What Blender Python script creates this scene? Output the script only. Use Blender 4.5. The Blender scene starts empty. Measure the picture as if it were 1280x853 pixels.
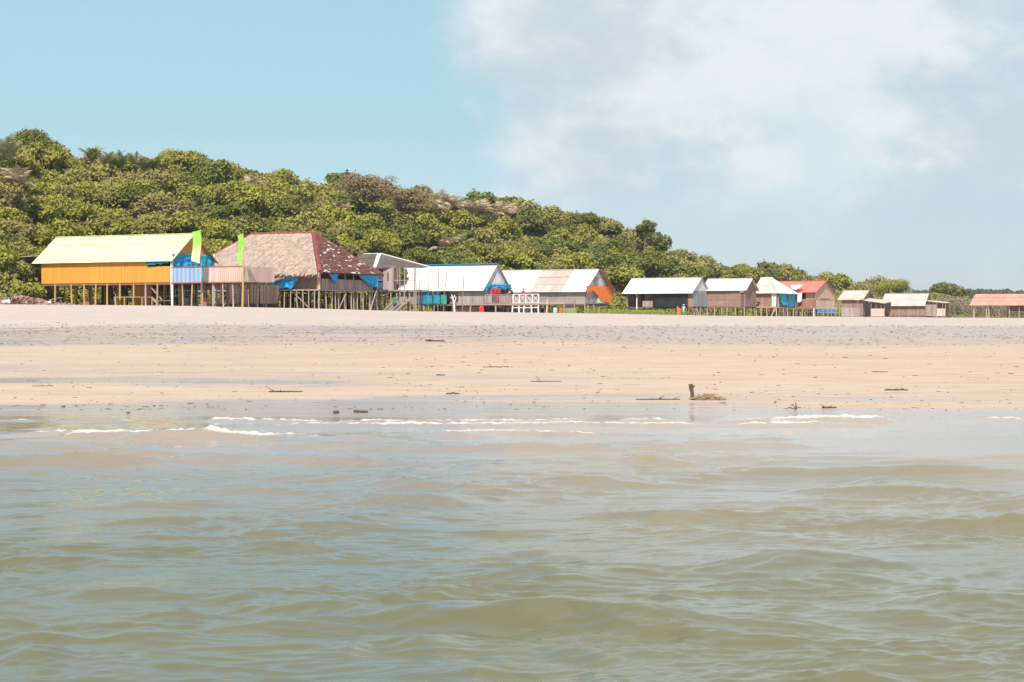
import bpy, math, random
import numpy as np
from mathutils import Vector, Matrix, noise as mnoise
random.seed(7); rng = np.random.default_rng(7)
sc = bpy.context.scene
col = sc.collection
R = math.radians
F = 2489.0      # focal length in pixels of the 1280 wide photograph
HZ = 406.0      # pixel row of the horizon
EYE = 2.0

# ---------------------------------------------------------------- camera
cam = bpy.data.cameras.new('camera'); cam.lens = 70; cam.sensor_width = 36
cam.clip_start = 0.5; cam.clip_end = 20000
co = bpy.data.objects.new('camera', cam); col.objects.link(co)
co.location = (0, 0, EYE); co.rotation_euler = (R(90 - 0.472), 0, 0)
sc.camera = co
# ---------------------------------------------------------------- sun, sky, exposure
SUN_EL, SUN_AZ = 50.0, -12.0           # azimuth measured from straight behind the camera, minus = left
sx, sy = math.sin(R(SUN_AZ)), -math.cos(R(SUN_AZ))
sl = bpy.data.lights.new('sun', 'SUN'); sl.energy = 4.9; sl.angle = R(0.5); sl.color = (1.0, 0.93, 0.84)
so = bpy.data.objects.new('sun', sl); col.objects.link(so)
d = Vector((sx * math.cos(R(SUN_EL)), sy * math.cos(R(SUN_EL)), math.sin(R(SUN_EL))))
so.rotation_euler = d.to_track_quat('Z', 'Y').to_euler(); so.location = (0, -20, 60)
sc.view_settings.view_transform = 'Standard'; sc.view_settings.look = 'None'
sc.view_settings.gamma = 1; sc.view_settings.use_curve_mapping = False
sc.view_settings.exposure = 0.54
SKY_STR = 0.10
HAZE = 0.00016
w = bpy.data.worlds.new('World'); sc.world = w; w.use_nodes = True
nt = w.node_tree; nt.nodes.clear(); N = nt.nodes; LK = nt.links.new
def wn(t, **k):
    n = N.new(t)
    for a, b in k.items(): setattr(n, a, b)
    return n
def wm(op, a, b=None, c=None, clamp=False):
    n = N.new('ShaderNodeMath'); n.operation = op; n.use_clamp = clamp
    for i, x in enumerate((a, b, c)):
        if x is None: continue
        if isinstance(x, (int, float)): n.inputs[i].default_value = x
        else: LK(x, n.inputs[i])
    return n.outputs[0]
def wstep(x, lo, hi):
    n = N.new('ShaderNodeMapRange'); n.interpolation_type = 'SMOOTHSTEP'
    LK(x, n.inputs[0]); n.inputs[1].default_value = lo; n.inputs[2].default_value = hi
    return n.outputs[0]
sky = wn('ShaderNodeTexSky', sky_type='NISHITA', sun_disc=False)
sky.sun_elevation = R(SUN_EL); sky.sun_rotation = R(180 + SUN_AZ); sky.altitude = 0
sky.air_density = 1.0; sky.dust_density = 0.7; sky.ozone_density = 1.0
tc = wn('ShaderNodeTexCoord'); sp = wn('ShaderNodeSeparateXYZ'); LK(tc.outputs['Generated'], sp.inputs[0])
yy = wm('MAXIMUM', sp.outputs[1], 0.05)
U = wm('DIVIDE', sp.outputs[0], yy); V = wm('DIVIDE', sp.outputs[2], yy)
cv = wn('ShaderNodeCombineXYZ'); LK(U, cv.inputs[0]); LK(wm('MULTIPLY', V, 1.5), cv.inputs[1])
def wnoise(scale, detail, rough, off=0.0):
    n = wn('ShaderNodeTexNoise'); n.noise_dimensions = '4D'
    LK(cv.outputs[0], n.inputs['Vector']); n.inputs['W'].default_value = off
    n.inputs['Scale'].default_value = scale; n.inputs['Detail'].default_value = detail; n.inputs['Roughness'].default_value = rough
    return n.outputs[0]
n1 = wnoise(11, 6, 0.55, 3.1); n2 = wnoise(30, 5, 0.6, 9.3); n3 = wnoise(5, 3, 0.5, 1.7)
wob = wm('MULTIPLY', wm('SUBTRACT', n1, 0.5), 0.16)
Uw = wm('ADD', U, wob); Vw = wm('ADD', V, wm('MULTIPLY', wm('SUBTRACT', n2, 0.5), 0.05))
# the broad cloud bank over the right of the view, the low puff at its left foot and a thin veil
bank = wm('MULTIPLY', wstep(Uw, -0.035, 0.005), wstep(Vw, 0.03, 0.09))
puffd = wm('SQRT', wm('ADD', wm('POWER', wm('DIVIDE', wm('SUBTRACT', U, 0.020), 0.026), 2.0),
        wm('POWER', wm('DIVIDE', wm('SUBTRACT', Vw, 0.073), 0.022), 2.0)))
puff = wm('MULTIPLY', wstep(wm('ADD', puffd, wm('MULTIPLY', wm('SUBTRACT', n2, 0.5), 1.2)), 1.25, 0.2), 0.45)
mott = wstep(wm('ADD', wm('MULTIPLY', n1, 0.62), wm('MULTIPLY', n2, 0.38)), 0.34, 0.60)
dens = wm('MULTIPLY', bank, wm('ADD', wm('MULTIPLY', mott, 0.38), 0.60))
dens = wm('MAXIMUM', dens, puff)
veil = wm('MULTIPLY', wstep(U, -0.05, 0.2), 0.22)
dens = wm('MAXIMUM', dens, veil)
front = wstep(sp.outputs[1], 0.05, 0.2)
# elsewhere on the sphere: broken cloud
gn = wn('ShaderNodeTexNoise'); LK(tc.outputs['Generated'], gn.inputs['Vector']); gn.inputs['Scale'].default_value = 2.2; gn.inputs['Detail'].default_value = 6
broke = wm('MULTIPLY', wm('MULTIPLY', wstep(gn.outputs[0], 0.40, 0.58), wstep(sp.outputs[2], 0.17, 0.3)), 0.5)
dens = wm('MAXIMUM', wm('MULTIPLY', dens, front), broke, clamp=True)
shade = wstep(wm('ADD', wm('MULTIPLY', wnoise(8, 3, 0.5, 5.2), 0.7), wm('MULTIPLY', n2, 0.3)), 0.42, 0.58)
cm = wn('ShaderNodeMix', data_type='RGBA'); LK(shade, cm.inputs[0])
cm.inputs[6].default_value = (4.2, 4.85, 5.3, 1); cm.inputs[7].default_value = (5.9, 6.2, 6.35, 1)
tint = wn('ShaderNodeMix', data_type='RGBA', blend_type='MULTIPLY'); tint.inputs[0].default_value = 1
elev = wn('ShaderNodeValToRGB'); LK(sp.outputs[2], elev.inputs[0]); el_ = elev.color_ramp.elements
el_[0].position = 0.0; el_[0].color = (.72, .82, 1.2, 1); el_[1].position = 0.30; el_[1].color = (1.08, 1.2, 1.15, 1)
for p_, c_ in ((0.05, (.65, .75, .90, 1)), (0.10, (.64, .76, .77, 1)), (0.165, (.84, .94, .83, 1))): x_ = el_.new(p_); x_.color = c_
LK(sky.outputs[0], tint.inputs[6]); LK(elev.outputs[0], tint.inputs[7])
mx = wn('ShaderNodeMix', data_type='RGBA'); LK(dens, mx.inputs[0]); LK(tint.outputs[2], mx.inputs[6]); LK(cm.outputs[2], mx.inputs[7])
bg = wn('ShaderNodeBackground'); LK(mx.outputs[2], bg.inputs[0]); bg.inputs[1].default_value = SKY_STR
wo = wn('ShaderNodeOutputWorld'); LK(bg.outputs[0], wo.inputs[0])
sc.cycles.sample_clamp_direct = 4.0; sc.cycles.max_bounces = 6; sc.cycles.diffuse_bounces = 3; sc.cycles.transparent_max_bounces = 4

# ---------------------------------------------------------------- materials
def rgba(c): return (c[0], c[1], c[2], 1)
class NT:
    def __init__(s, name):
        s.m = bpy.data.materials.new(name); s.m.use_nodes = True; s.t = s.m.node_tree
        s.b = s.t.nodes['Principled BSDF']; s.out = s.t.nodes['Material Output']
    def n(s, t, **k):
        x = s.t.nodes.new(t)
        for a, b in k.items(): setattr(x, a, b)
        return x
    def l(s, a, b): s.t.links.new(a, b)
    def math(s, op, a, b=None, clamp=False):
        x = s.n('ShaderNodeMath', operation=op); x.use_clamp = clamp
        for i, v in enumerate((a, b)):
            if v is None: continue
            if isinstance(v, (int, float)): x.inputs[i].default_value = v
            else: s.l(v, x.inputs[i])
        return x.outputs[0]
    def noise(s, scale, detail=4, stretch=(1, 1, 1), rough=0.55, coord='Object', off=(0, 0, 0)):
        c = s.n('ShaderNodeTexCoord'); mp = s.n('ShaderNodeMapping'); mp.inputs['Scale'].default_value = stretch
        mp.inputs['Location'].default_value = off
        if coord == 'World':
            g = s.n('ShaderNodeNewGeometry'); s.l(g.outputs['Position'], mp.inputs[0])
        else: s.l(c.outputs[coord], mp.inputs[0])
        x = s.n('ShaderNodeTexNoise'); s.l(mp.outputs[0], x.inputs[0])
        x.inputs['Scale'].default_value = scale; x.inputs['Detail'].default_value = detail; x.inputs['Roughness'].default_value = rough
        return x.outputs[0]
    def step(s, x, lo, hi, o0=0.0, o1=1.0):
        m = s.n('ShaderNodeMapRange', interpolation_type='SMOOTHSTEP'); s.l(x, m.inputs[0])
        for i, v in zip((1, 2, 3, 4), (lo, hi, o0, o1)): m.inputs[i].default_value = v
        return m.outputs[0]
    def mix(s, f, a, b, blend='MIX'):
        m = s.n('ShaderNodeMix', data_type='RGBA', blend_type=blend)
        if isinstance(f, (int, float)): m.inputs[0].default_value = f
        else: s.l(f, m.inputs[0])
        for i, v in ((6, a), (7, b)):
            if isinstance(v, tuple): m.inputs[i].default_value = rgba(v)
            else: s.l(v, m.inputs[i])
        return m.outputs[2]
    def island(s): return s.n('ShaderNodeNewGeometry').outputs['Random Per Island']
    def orand(s): return s.n('ShaderNodeObjectInfo').outputs['Random']
    def base(s, c): s.l(c, s.b.inputs['Base Color'])
    def set(s, rough=0.8, spec=0.3):
        s.b.inputs['Roughness'].default_value = rough; s.b.inputs['Specular IOR Level'].default_value = spec
MC = {}
def plank_mat(name, c1, c2, dirt=0.5, rough=0.85, nscale=2.0, stretch=(1, 1, 0.25), dirtc=None):
    if name in MC: return MC[name]
    t = NT(name); t.set(rough, 0.2)
    f = t.math('ADD', t.math('MULTIPLY', t.island(), 0.65), t.math('MULTIPLY', t.noise(nscale, 5, stretch), 0.5), clamp=True)
    c = t.mix(f, c1, c2)
    dc = dirtc or tuple(x * 0.45 for x in c1)
    c = t.mix(t.math('MULTIPLY', t.step(t.noise(nscale * 0.9, 6, stretch, 0.7), 0.5, 0.72), dirt), c, dc)
    t.base(c); MC[name] = t.m; return t.m
def sheet_mat(name, c1, c2, rust=(0.3, 0.17, 0.1), amt=0.3, rough=0.55, rstretch=(1, 1, 1)):
    if name in MC: return MC[name]
    t = NT(name); t.set(rough, 0.3)
    c = t.mix(t.math('ADD', t.math('MULTIPLY', t.island(), 0.6), t.math('MULTIPLY', t.noise(1.3, 5, rstretch), 0.5), clamp=True), c1, c2)
    c = t.mix(t.math('MULTIPLY', t.step(t.noise(2.2, 7, rstretch, 0.7), 0.52, 0.7), amt), c, rust)
    t.base(c)
    wv = t.n('ShaderNodeTexWave', bands_direction='X'); tcx = t.n('ShaderNodeTexCoord'); t.l(tcx.outputs['Object'], wv.inputs[0])
    wv.inputs['Scale'].default_value = 2.6
    bp = t.n('ShaderNodeBump'); bp.inputs['Strength'].default_value = 0.5; bp.inputs['Distance'].default_value = 0.03
    t.l(wv.outputs[1], bp.inputs['Height']); t.l(bp.outputs[0], t.b.inputs['Normal'])
    MC[name] = t.m; return t.m
def cloth_mat(name, c1, c2=None, rough=0.7, trans=0.0):
    if name in MC: return MC[name]
    t = NT(name); t.set(rough, 0.25)
    c2 = c2 or tuple(x * 0.7 for x in c1)
    t.base(t.mix(t.step(t.noise(1.7, 5), 0.35, 0.65), c1, c2))
    bp = t.n('ShaderNodeBump'); bp.inputs['Strength'].default_value = 0.4; bp.inputs['Distance'].default_value = 0.08
    t.l(t.noise(2.5, 3, (1, 1, 0.5)), bp.inputs['Height']); t.l(bp.outputs[0], t.b.inputs['Normal'])
    if trans:
        tr = t.n('ShaderNodeBsdfTranslucent'); tr.inputs[0].default_value = rgba(c1)
        ms = t.n('ShaderNodeMixShader'); ms.inputs[0].default_value = trans
        t.l(t.b.outputs[0], ms.inputs[1]); t.l(tr.outputs[0], ms.inputs[2]); t.l(ms.outputs[0], t.out.inputs[0])
    MC[name] = t.m; return t.m
def leaf_mat(name, cs, trans=0.25, patch=None):
    t = NT(name); t.set(0.75, 0.12)
    f = t.math('ADD', t.math('MULTIPLY', t.island(), 0.55), t.math('MULTIPLY', t.noise(0.9, 3, coord='World'), 0.55), clamp=True)
    c = t.mix(f, cs[0], cs[1])
    c = t.mix(t.step(t.orand(), 0.3, 1.0, 0.0, 0.55), c, cs[2])
    if patch:
        c = t.mix(t.math('MULTIPLY', t.step(t.noise(0.16, 4, coord='World'), 0.5, 0.66), 0.55), c, patch)
    t.base(c)
    tr = t.n('ShaderNodeBsdfTranslucent'); t.l(c, tr.inputs[0])
    ms = t.n('ShaderNodeMixShader'); ms.inputs[0].default_value = trans
    t.l(t.b.outputs[0], ms.inputs[1]); t.l(tr.outputs[0], ms.inputs[2]); t.l(ms.outputs[0], t.out.inputs[0])
    return t.m

weath = plank_mat('weathered_wood', (0.17, 0.12, 0.10), (0.36, 0.29, 0.25), 0.5)
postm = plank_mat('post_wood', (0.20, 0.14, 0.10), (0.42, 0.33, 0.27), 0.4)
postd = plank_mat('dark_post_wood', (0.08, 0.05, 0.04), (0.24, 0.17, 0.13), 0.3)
posty = plank_mat('ochre_post_wood', (0.38, 0.20, 0.06), (0.50, 0.30, 0.10), 0.3)
orangep = plank_mat('orange_boards', (0.56, 0.23, 0.035), (0.66, 0.285, 0.05), 0.12, 0.7)
pinkp = plank_mat('pinkish_boards', (0.48, 0.30, 0.25), (0.62, 0.46, 0.40), 0.25)
brownp = plank_mat('brown_boards', (0.20, 0.12, 0.095), (0.31, 0.20, 0.165), 0.4)
redp = plank_mat('red_brown_boards', (0.24, 0.105, 0.08), (0.34, 0.17, 0.13), 0.3)
tanp = plank_mat('tan_boards', (0.50, 0.29, 0.20), (0.62, 0.39, 0.29), 0.3)
greyp = plank_mat('grey_boards', (0.21, 0.17, 0.155), (0.38, 0.33, 0.31), 0.45)
whitep = plank_mat('white_boards', (0.68, 0.63, 0.60), (0.78, 0.74, 0.72), 0.15)
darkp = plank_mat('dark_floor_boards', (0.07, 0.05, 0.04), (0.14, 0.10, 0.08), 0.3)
white_sheet = sheet_mat('white_roof_sheet', (0.61, 0.595, 0.58), (0.68, 0.67, 0.66), (0.50, 0.41, 0.34), 0.35)
yellow_sheet = sheet_mat('pale_yellow_roof_sheet', (0.62, 0.64, 0.31), (0.65, 0.67, 0.34), (0.7, 0.66, 0.35), 0.15)
brown_sheet = sheet_mat('dark_brown_roof_sheet', (0.07, 0.05, 0.045), (0.12, 0.09, 0.08), (0.22, 0.18, 0.16), 0.4)
rust_sheet = sheet_mat('rusty_roof_sheet', (0.34, 0.27, 0.23), (0.48, 0.41, 0.36), (0.24, 0.15, 0.11), 0.6)
pale_sheet = sheet_mat('weathered_pale_roof_sheet', (0.38, 0.32, 0.27), (0.53, 0.47, 0.41), (0.26, 0.17, 0.12), 0.6, rstretch=(1.6, 0.3, 0.3))
red_sheet = sheet_mat('red_roof_sheet', (0.62, 0.12, 0.09), (0.72, 0.19, 0.14), (0.5, 0.2, 0.14), 0.3)
salmon_sheet = sheet_mat('salmon_roof_sheet', (0.56, 0.19, 0.14), (0.64, 0.26, 0.20), (0.60, 0.42, 0.34), 0.45)
barge = plank_mat('rusty_barge_board', (0.24, 0.12, 0.08), (0.33, 0.18, 0.13), 0.3)
greys = cloth_mat('grey_gable_sheet', (0.52, 0.53, 0.56), (0.60, 0.60, 0.62))
bluegrey = plank_mat('blue_grey_panels', (0.20, 0.21, 0.23), (0.32, 0.33, 0.35), 0.3)
bluet = cloth_mat('blue_tarp', (0.012, 0.31, 0.62), (0.02, 0.40, 0.72), 0.5, 0.15)
cyant = cloth_mat('turquoise_tarp', (0.03, 0.40, 0.58), (0.015, 0.28, 0.46), 0.5, 0.15)
tealt = cloth_mat('teal_tarp', (0.006, 0.20, 0.31), (0.01, 0.25, 0.38), 0.6, 0.1)
oranget = cloth_mat('orange_tarp', (0.90, 0.19, 0.02), (0.92, 0.27, 0.04), 0.6, 0.15)
redt = cloth_mat('red_cloth', (0.65, 0.03, 0.05), (0.75, 0.06, 0.08), 0.7, 0.1)
blackt = cloth_mat('black_tarp', (0.012, 0.011, 0.013), (0.022, 0.02, 0.024), 0.6)
whitet = cloth_mat('white_tarp', (0.70, 0.68, 0.66), (0.78, 0.76, 0.74), 0.7, 0.1)

# ---------------------------------------------------------------- mesh builder
SPLIT = {'brace', 'wall_batten', 'leaning_board', 'floor_beam', 'roof_beam', 'deck_beam', 'rail', 'fence_rail'}
class MB:
    def __init__(s): s.v = []; s.f = []
    def quad(s, a, b, c, d):
        n = len(s.v); s.v += [tuple(a), tuple(b), tuple(c), tuple(d)]; s.f.append((n, n+1, n+2, n+3))
    def hexa(s, p):   # 8 corners: 4 bottom then 4 top
        n = len(s.v); s.v += [tuple(x) for x in p]
        for q in ((3,2,1,0),(4,5,6,7),(0,1,5,4),(1,2,6,5),(2,3,7,6),(3,0,4,7)): s.f.append(tuple(n+i for i in q))
    def box(s, a, b):
        (x0,y0,z0),(x1,y1,z1) = a, b
        s.hexa([(x0,y0,z0),(x1,y0,z0),(x1,y1,z0),(x0,y1,z0),(x0,y0,z1),(x1,y0,z1),(x1,y1,z1),(x0,y1,z1)])
    def slab(s, a, b, c, d, t):
        a, b, c, d = map(Vector, (a, b, c, d)); n = (b-a).cross(d-a)
        if n.length == 0: n = Vector((0,0,1))
        n = n.normalized() * t
        s.hexa([a-n, b-n, c-n, d-n, a, b, c, d])
    def bar(s, p, q, wd=0.06, dp=None):
        p, q = Vector(p), Vector(q); dp = dp or wd; ax = (q-p).normalized()
        up = Vector((0,0,1)) if abs(ax.z) < 0.9 else Vector((0,1,0))
        u = ax.cross(up).normalized()*wd/2; v = ax.cross(u).normalized()*dp/2
        s.hexa([p-u-v, p+u-v, p+u+v, p-u+v, q-u-v, q+u-v, q+u+v, q-u+v])
    def tube(s, pts, rad, n=6, cap=True):
        base = len(s.v); m = len(pts)
        for i, p in enumerate(pts):
            p = Vector(p); a = Vector(pts[max(i-1,0)]); b = Vector(pts[min(i+1,m-1)]); ax = (b-a).normalized()
            ref = Vector((1,0,0)) if abs(ax.x) < 0.8 else Vector((0,1,0))
            u = ax.cross(ref).normalized(); v = ax.cross(u)
            r = rad[i] if hasattr(rad, '__len__') else rad
            for k in range(n):
                t = 2*math.pi*k/n; s.v.append(tuple(p + u*math.cos(t)*r + v*math.sin(t)*r))
        for i in range(m-1):
            for k in range(n):
                k2 = (k+1) % n; s.f.append((base+i*n+k, base+i*n+k2, base+(i+1)*n+k2, base+(i+1)*n+k))
        if cap:
            s.f.append(tuple(base+k for k in range(n))[::-1]); s.f.append(tuple(base+(m-1)*n+k for k in range(n)))
    def build(s, name, mat, parent=None, smooth=False):
        if name in SPLIT and len(s.v) > 8 and all(len(f) == 4 for f in s.f) and len(s.f)*8 == len(s.v)*6:
            for i in range(0, len(s.v), 8):
                q = MB(); q.hexa(s.v[i:i+8]); q.build(name, mat, parent)
            return
        me = bpy.data.meshes.new(name); me.from_pydata(s.v, [], s.f); me.update()
        if mat: me.materials.append(mat)
        if smooth:
            for p in me.polygons: p.use_smooth = True
        o = bpy.data.objects.new(name, me); col.objects.link(o)
        if parent: o.parent = parent
        return o
def tag(o, label=None, cat=None, group=None, kind=None):
    if label: o['label'] = label
    if cat: o['category'] = cat
    if group: o['group'] = group
    if kind: o['kind'] = kind
    return o
def empty(name, loc, rz=0):
    o = bpy.data.objects.new(name, None); o.empty_display_size = 0.5; o.location = loc; o.rotation_euler = (0, 0, rz)
    col.objects.link(o); return o
def npmesh(name, V, faces, mat, smooth=True, attrs=None):
    me = bpy.data.meshes.new(name)
    V = np.asarray(V, dtype=np.float32); faces = np.asarray(faces, dtype=np.int32); k = faces.shape[1]
    me.vertices.add(len(V)); me.vertices.foreach_set('co', V.ravel())
    me.loops.add(faces.size); me.loops.foreach_set('vertex_index', faces.ravel())
    me.polygons.add(len(faces)); me.polygons.foreach_set('loop_start', np.arange(0, faces.size, k, dtype=np.int32))
    try: me.polygons.foreach_set('loop_total', np.full(len(faces), k, dtype=np.int32))
    except Exception: pass
    if smooth: me.polygons.foreach_set('use_smooth', np.ones(len(faces), dtype=bool))
    me.update(calc_edges=True)
    for an, av in (attrs or {}).items():
        at = me.attributes.new(an, 'FLOAT', 'POINT'); at.data.foreach_set('value', np.asarray(av, dtype=np.float32).ravel())
    me.materials.append(mat); me.validate()
    return me
def grid_faces(nr, nc):
    i = np.arange(nr-1)[:, None]*nc + np.arange(nc-1)[None, :]
    return np.stack([i, i+1, i+nc+1, i+nc], -1).reshape(-1, 4)
def vnoise(X, Y, seed=0, octs=3):
    r = np.random.default_rng(seed); out = np.zeros_like(X, dtype=float); amp = 1.0; tot = 0; f = 1.0
    T = r.random((octs, 64, 64))
    for o in range(octs):
        x = X*f + 17.3*o + 1000; y = Y*f + 9.1*o + 1000; xi = np.floor(x).astype(int); yi = np.floor(y).astype(int)
        fx = x-xi; fy = y-yi; fx = fx*fx*(3-2*fx); fy = fy*fy*(3-2*fy); t = T[o]
        g = lambda a, b: t[a % 64, b % 64]
        out += amp*((g(xi,yi)*(1-fx)+g(xi+1,yi)*fx)*(1-fy)+(g(xi,yi+1)*(1-fx)+g(xi+1,yi+1)*fx)*fy); tot += amp; amp *= 0.5; f *= 2
    return out/tot

# ---------------------------------------------------------------- the lie of the land
def al(px): return (np.asarray(px, dtype=float)-640)/F
B_PX = al([-600, 0, 215, 400, 500, 640, 760, 900, 1050, 1180, 1280, 2000])
B_Y = np.array([165, 170, 171, 178, 196, 226, 246, 273, 303, 343, 373, 450.])
B_PY = np.array([379, 380.5, 382.2, 386, 388.8, 390.7, 392.2, 395, 396, 397, 397.6, 398.5])
B_Z = EYE + (HZ-B_PY)*B_Y/F
R_PX = al([-600, 0, 40, 75, 120, 260, 340, 400, 430, 480, 560, 650, 745, 800, 850, 900, 1000, 1060, 1100, 1150, 1200, 1280, 2000])
R_PY = np.array([150, 178, 174, 188, 198, 213, 224, 228, 224, 232, 253, 266, 285, 307, 326, 344, 355, 361, 366, 374, 380, 382, 384.])
def ridgeY(a): return np.interp(a, al([-600, 0, 640, 900, 1280, 2000]), [230, 240, 320, 390, 560, 620])
def bermY(a): return np.interp(a, B_PX, B_Y)
def bermZ(a): return np.interp(a, B_PX, B_Z)
def footY(a): return bermY(a) + np.interp(a, al([0, 18, 62, 260, 480, 600, 760, 1280]), [8, 9, 25, 30, 43, 45, 37, 42])
def canopyZ(a): return EYE + (HZ-np.interp(a, R_PX, R_PY))*ridgeY(a)/F
SHORE = 43.6
def shoreY(X): return SHORE + 0.03*X + 0.25*np.sin(X*0.35) + 0.12*np.sin(X*1.1+1)
def ground(X, Y):
    X = np.asarray(X, dtype=float); Y = np.asarray(Y, dtype=float)
    a = X/np.maximum(Y, 1); yb = bermY(a); zb = bermZ(a); yf = footY(a); yr = ridgeY(a)
    low = np.maximum((Y-shoreY(X))*0.032, -3.0)
    low = np.where(Y < SHORE+6, np.where(Y > shoreY(X), (Y-shoreY(X))*0.026+0*Y, low), low)
    z103 = 1.9
    t = np.clip((Y-(SHORE+6))/(103-(SHORE+6)), 0, 1)
    mid = (6*0.028)*(1-t) + z103*t
    t2 = np.clip((Y-103)/(yb-103), 0, 1); up = z103+(zb-z103)*t2
    z = np.where(Y < SHORE+6, low, np.where(Y < 103, mid, up))
    z = np.where(Y > yb, zb-0.12*np.clip((Y-yb)/3, 0, 1), z)
    s = np.clip((Y-yf)/(yr-yf), 0, 1); top = canopyZ(a)-2.6
    hill = (zb-0.12)+np.maximum(top-zb, 0)*(1-(1-s)**1.35)
    z = np.where(Y > yf, hill, z)
    over = np.clip((Y-yr)/400, 0, 1)
    z = np.where(Y > yr, top+(4.0-top)*over, z)
    # low undulations of the beach
    n = (vnoise(X/9+5, Y/5, 3)-0.5)*0.10*np.clip((Y-SHORE-1)/20, 0, 1)*np.clip((yb-Y)/20, 0.15, 1)
    n += (vnoise(X/2.1, Y/1.3, 8)-0.5)*0.022*np.clip((Y-SHORE)/6, 0, 1)
    n += np.where(Y > yf, (vnoise(X/14, Y/14, 4)-0.5)*3.0*np.clip((Y-yf)/25, 0, 1), 0)
    return z+n
def gz(x, y): return float(ground(np.array([x]), np.array([y]))[0])
def at(px, Y, py=None):
    x = (px-640)/F*Y
    return Vector((x, Y, gz(x, Y) if py is None else EYE+(HZ-py)*Y/F))

acols = np.concatenate([-np.geomspace(4, 0.34, 26)[:-1], np.linspace(-0.34, 0.34, 480), np.geomspace(0.34, 4, 26)[1:]])
grow = np.concatenate([np.linspace(15, 40, 12)[:-1], np.linspace(40, 103, 330)[:-1], np.linspace(103, 480, 380)[:-1], np.geomspace(480, 9000, 40)])
A, YY = np.meshgrid(acols, grow); XX = A*YY; ZZ = ground(XX, YY)
yf = footY(A); veg = np.clip((YY-yf+6+(vnoise(XX/4, YY/4, 12)-0.5)*10)/5, 0, 1)
g = NT('sand_and_soil'); g.set(0.95, 0.0)
att = g.n('ShaderNodeAttribute', attribute_name='veg'); ash = g.n('ShaderNodeAttribute', attribute_name='shore')  # metres from the waterline
dist = ash.outputs['Fac']
wob = g.math('MULTIPLY', g.math('SUBTRACT', g.noise(0.05, 5, (0.5, 1, 1), coord='World'), 0.5), 16)
dw = g.math('ADD', g.math('ADD', dist, wob), g.math('MULTIPLY', g.math('SUBTRACT', g.noise(0.28, 6, (0.45, 1, 1), 0.7, coord='World', off=(7, 0, 0)), 0.5), 12))
tan = g.mix(g.noise(0.25, 6, (0.35, 1, 1), coord='World'), (0.38, 0.29, 0.22), (0.445, 0.358, 0.285))
dry = g.mix(g.noise(0.12, 6, (0.4, 1, 1), 0.65, coord='World'), (0.39, 0.33, 0.29), (0.46, 0.40, 0.36))
wet = g.mix(g.noise(0.5, 5, (0.3, 1, 1), coord='World'), (0.28, 0.22, 0.185), (0.34, 0.275, 0.235))
c = g.mix(g.step(dw, 52, 64), tan, dry)
# damp, ridged belt half way up the beach
belt = g.math('MULTIPLY', g.step(dw, 35, 41), g.step(dw, 66, 56))
rip = g.step(g.noise(0.55, 7, (0.16, 1, 1), 0.7, coord='World'), 0.42, 0.58)
beltm = g.math('MULTIPLY', belt, g.math('ADD', g.math('MULTIPLY', rip, 0.6), 0.35))
c = g.mix(beltm, c, (0.30, 0.25, 0.23))
film = g.step(g.noise(0.16, 6, (0.22, 1, 1), 0.6, coord='World', off=(3, 2, 0)), 0.50, 0.60)
low = g.step(dw, 11, 1); shin = g.math('MAXIMUM', g.step(dist, 3.2, 1.2), g.math('MULTIPLY', film, g.math('MAXIMUM', g.math('MULTIPLY', low, 1.0), g.math('MULTIPLY', g.step(dw, 36, 14), 0.85))))
shin = g.math('MAXIMUM', shin, g.math('MULTIPLY', beltm, 0.85), clamp=True)
c = g.mix(g.math('MULTIPLY', shin, 0.75), c, wet)
mot = g.step(g.noise(1.7, 8, (0.22, 1, 1), 0.8, coord='World', off=(1, 9, 0)), 0.45, 0.62)
c = g.mix(g.math('MULTIPLY', mot, 0.34), c, (0.25, 0.19, 0.15))
# dark flecks of silt and shell
fl = g.step(g.noise(2.6, 5, (0.3, 1, 1), 0.75, coord='World'), 0.57, 0.66)
c = g.mix(g.math('MULTIPLY', fl, 0.45), c, (0.20, 0.14, 0.11))
c = g.mix(att.outputs['Fac'], c, g.mix(g.noise(0.6, 5, coord='World'), (0.05, 0.06, 0.02), (0.11, 0.09, 0.05)))
g.base(c)
rr = g.step(shin, 0.1, 0.9, 0.95, 0.16); g.l(rr, g.b.inputs['Roughness'])
g.l(g.step(shin, 0.1, 0.9, 0.0, 0.55), g.b.inputs['Specular IOR Level'])
bp = g.n('ShaderNodeBump'); bp.inputs['Strength'].default_value = 0.6; bp.inputs['Distance'].default_value = 0.10
g.l(g.noise(1.6, 6, (0.5, 1, 1), 0.65, coord='World'), bp.inputs['Height']); g.l(bp.outputs[0], g.b.inputs['Normal'])
me = npmesh('sand', np.stack([XX, YY, ZZ], -1).reshape(-1, 3), grid_faces(*A.shape), g.m, True,
            {'veg': veg, 'shore': YY-shoreY(XX)})
o = bpy.data.objects.new('ground', me); col.objects.link(o); tag(o, kind='structure')

# ---------------------------------------------------------------- the sea
wc = np.concatenate([-np.geomspace(5, 0.42, 30)[:-1], np.linspace(-0.42, 0.42, 1300), np.geomspace(0.42, 5, 30)[1:]])
q = np.linspace(1/8.3, 1/44.9, 1050); wr = np.concatenate([np.linspace(0.6, 8.3, 40)[:-1], 1/q])
A, YY = np.meshgrid(wc, wr); XX = A*YY
r2 = np.random.default_rng(21)
dY = np.gradient(YY, axis=0); dY = np.maximum(np.abs(dY), 0.03)
ZZ = np.zeros_like(XX); DX = np.zeros_like(XX); DYY = np.zeros_like(XX)
depth = np.clip((shoreY(XX)-YY)/14, 0, 1)
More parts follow.
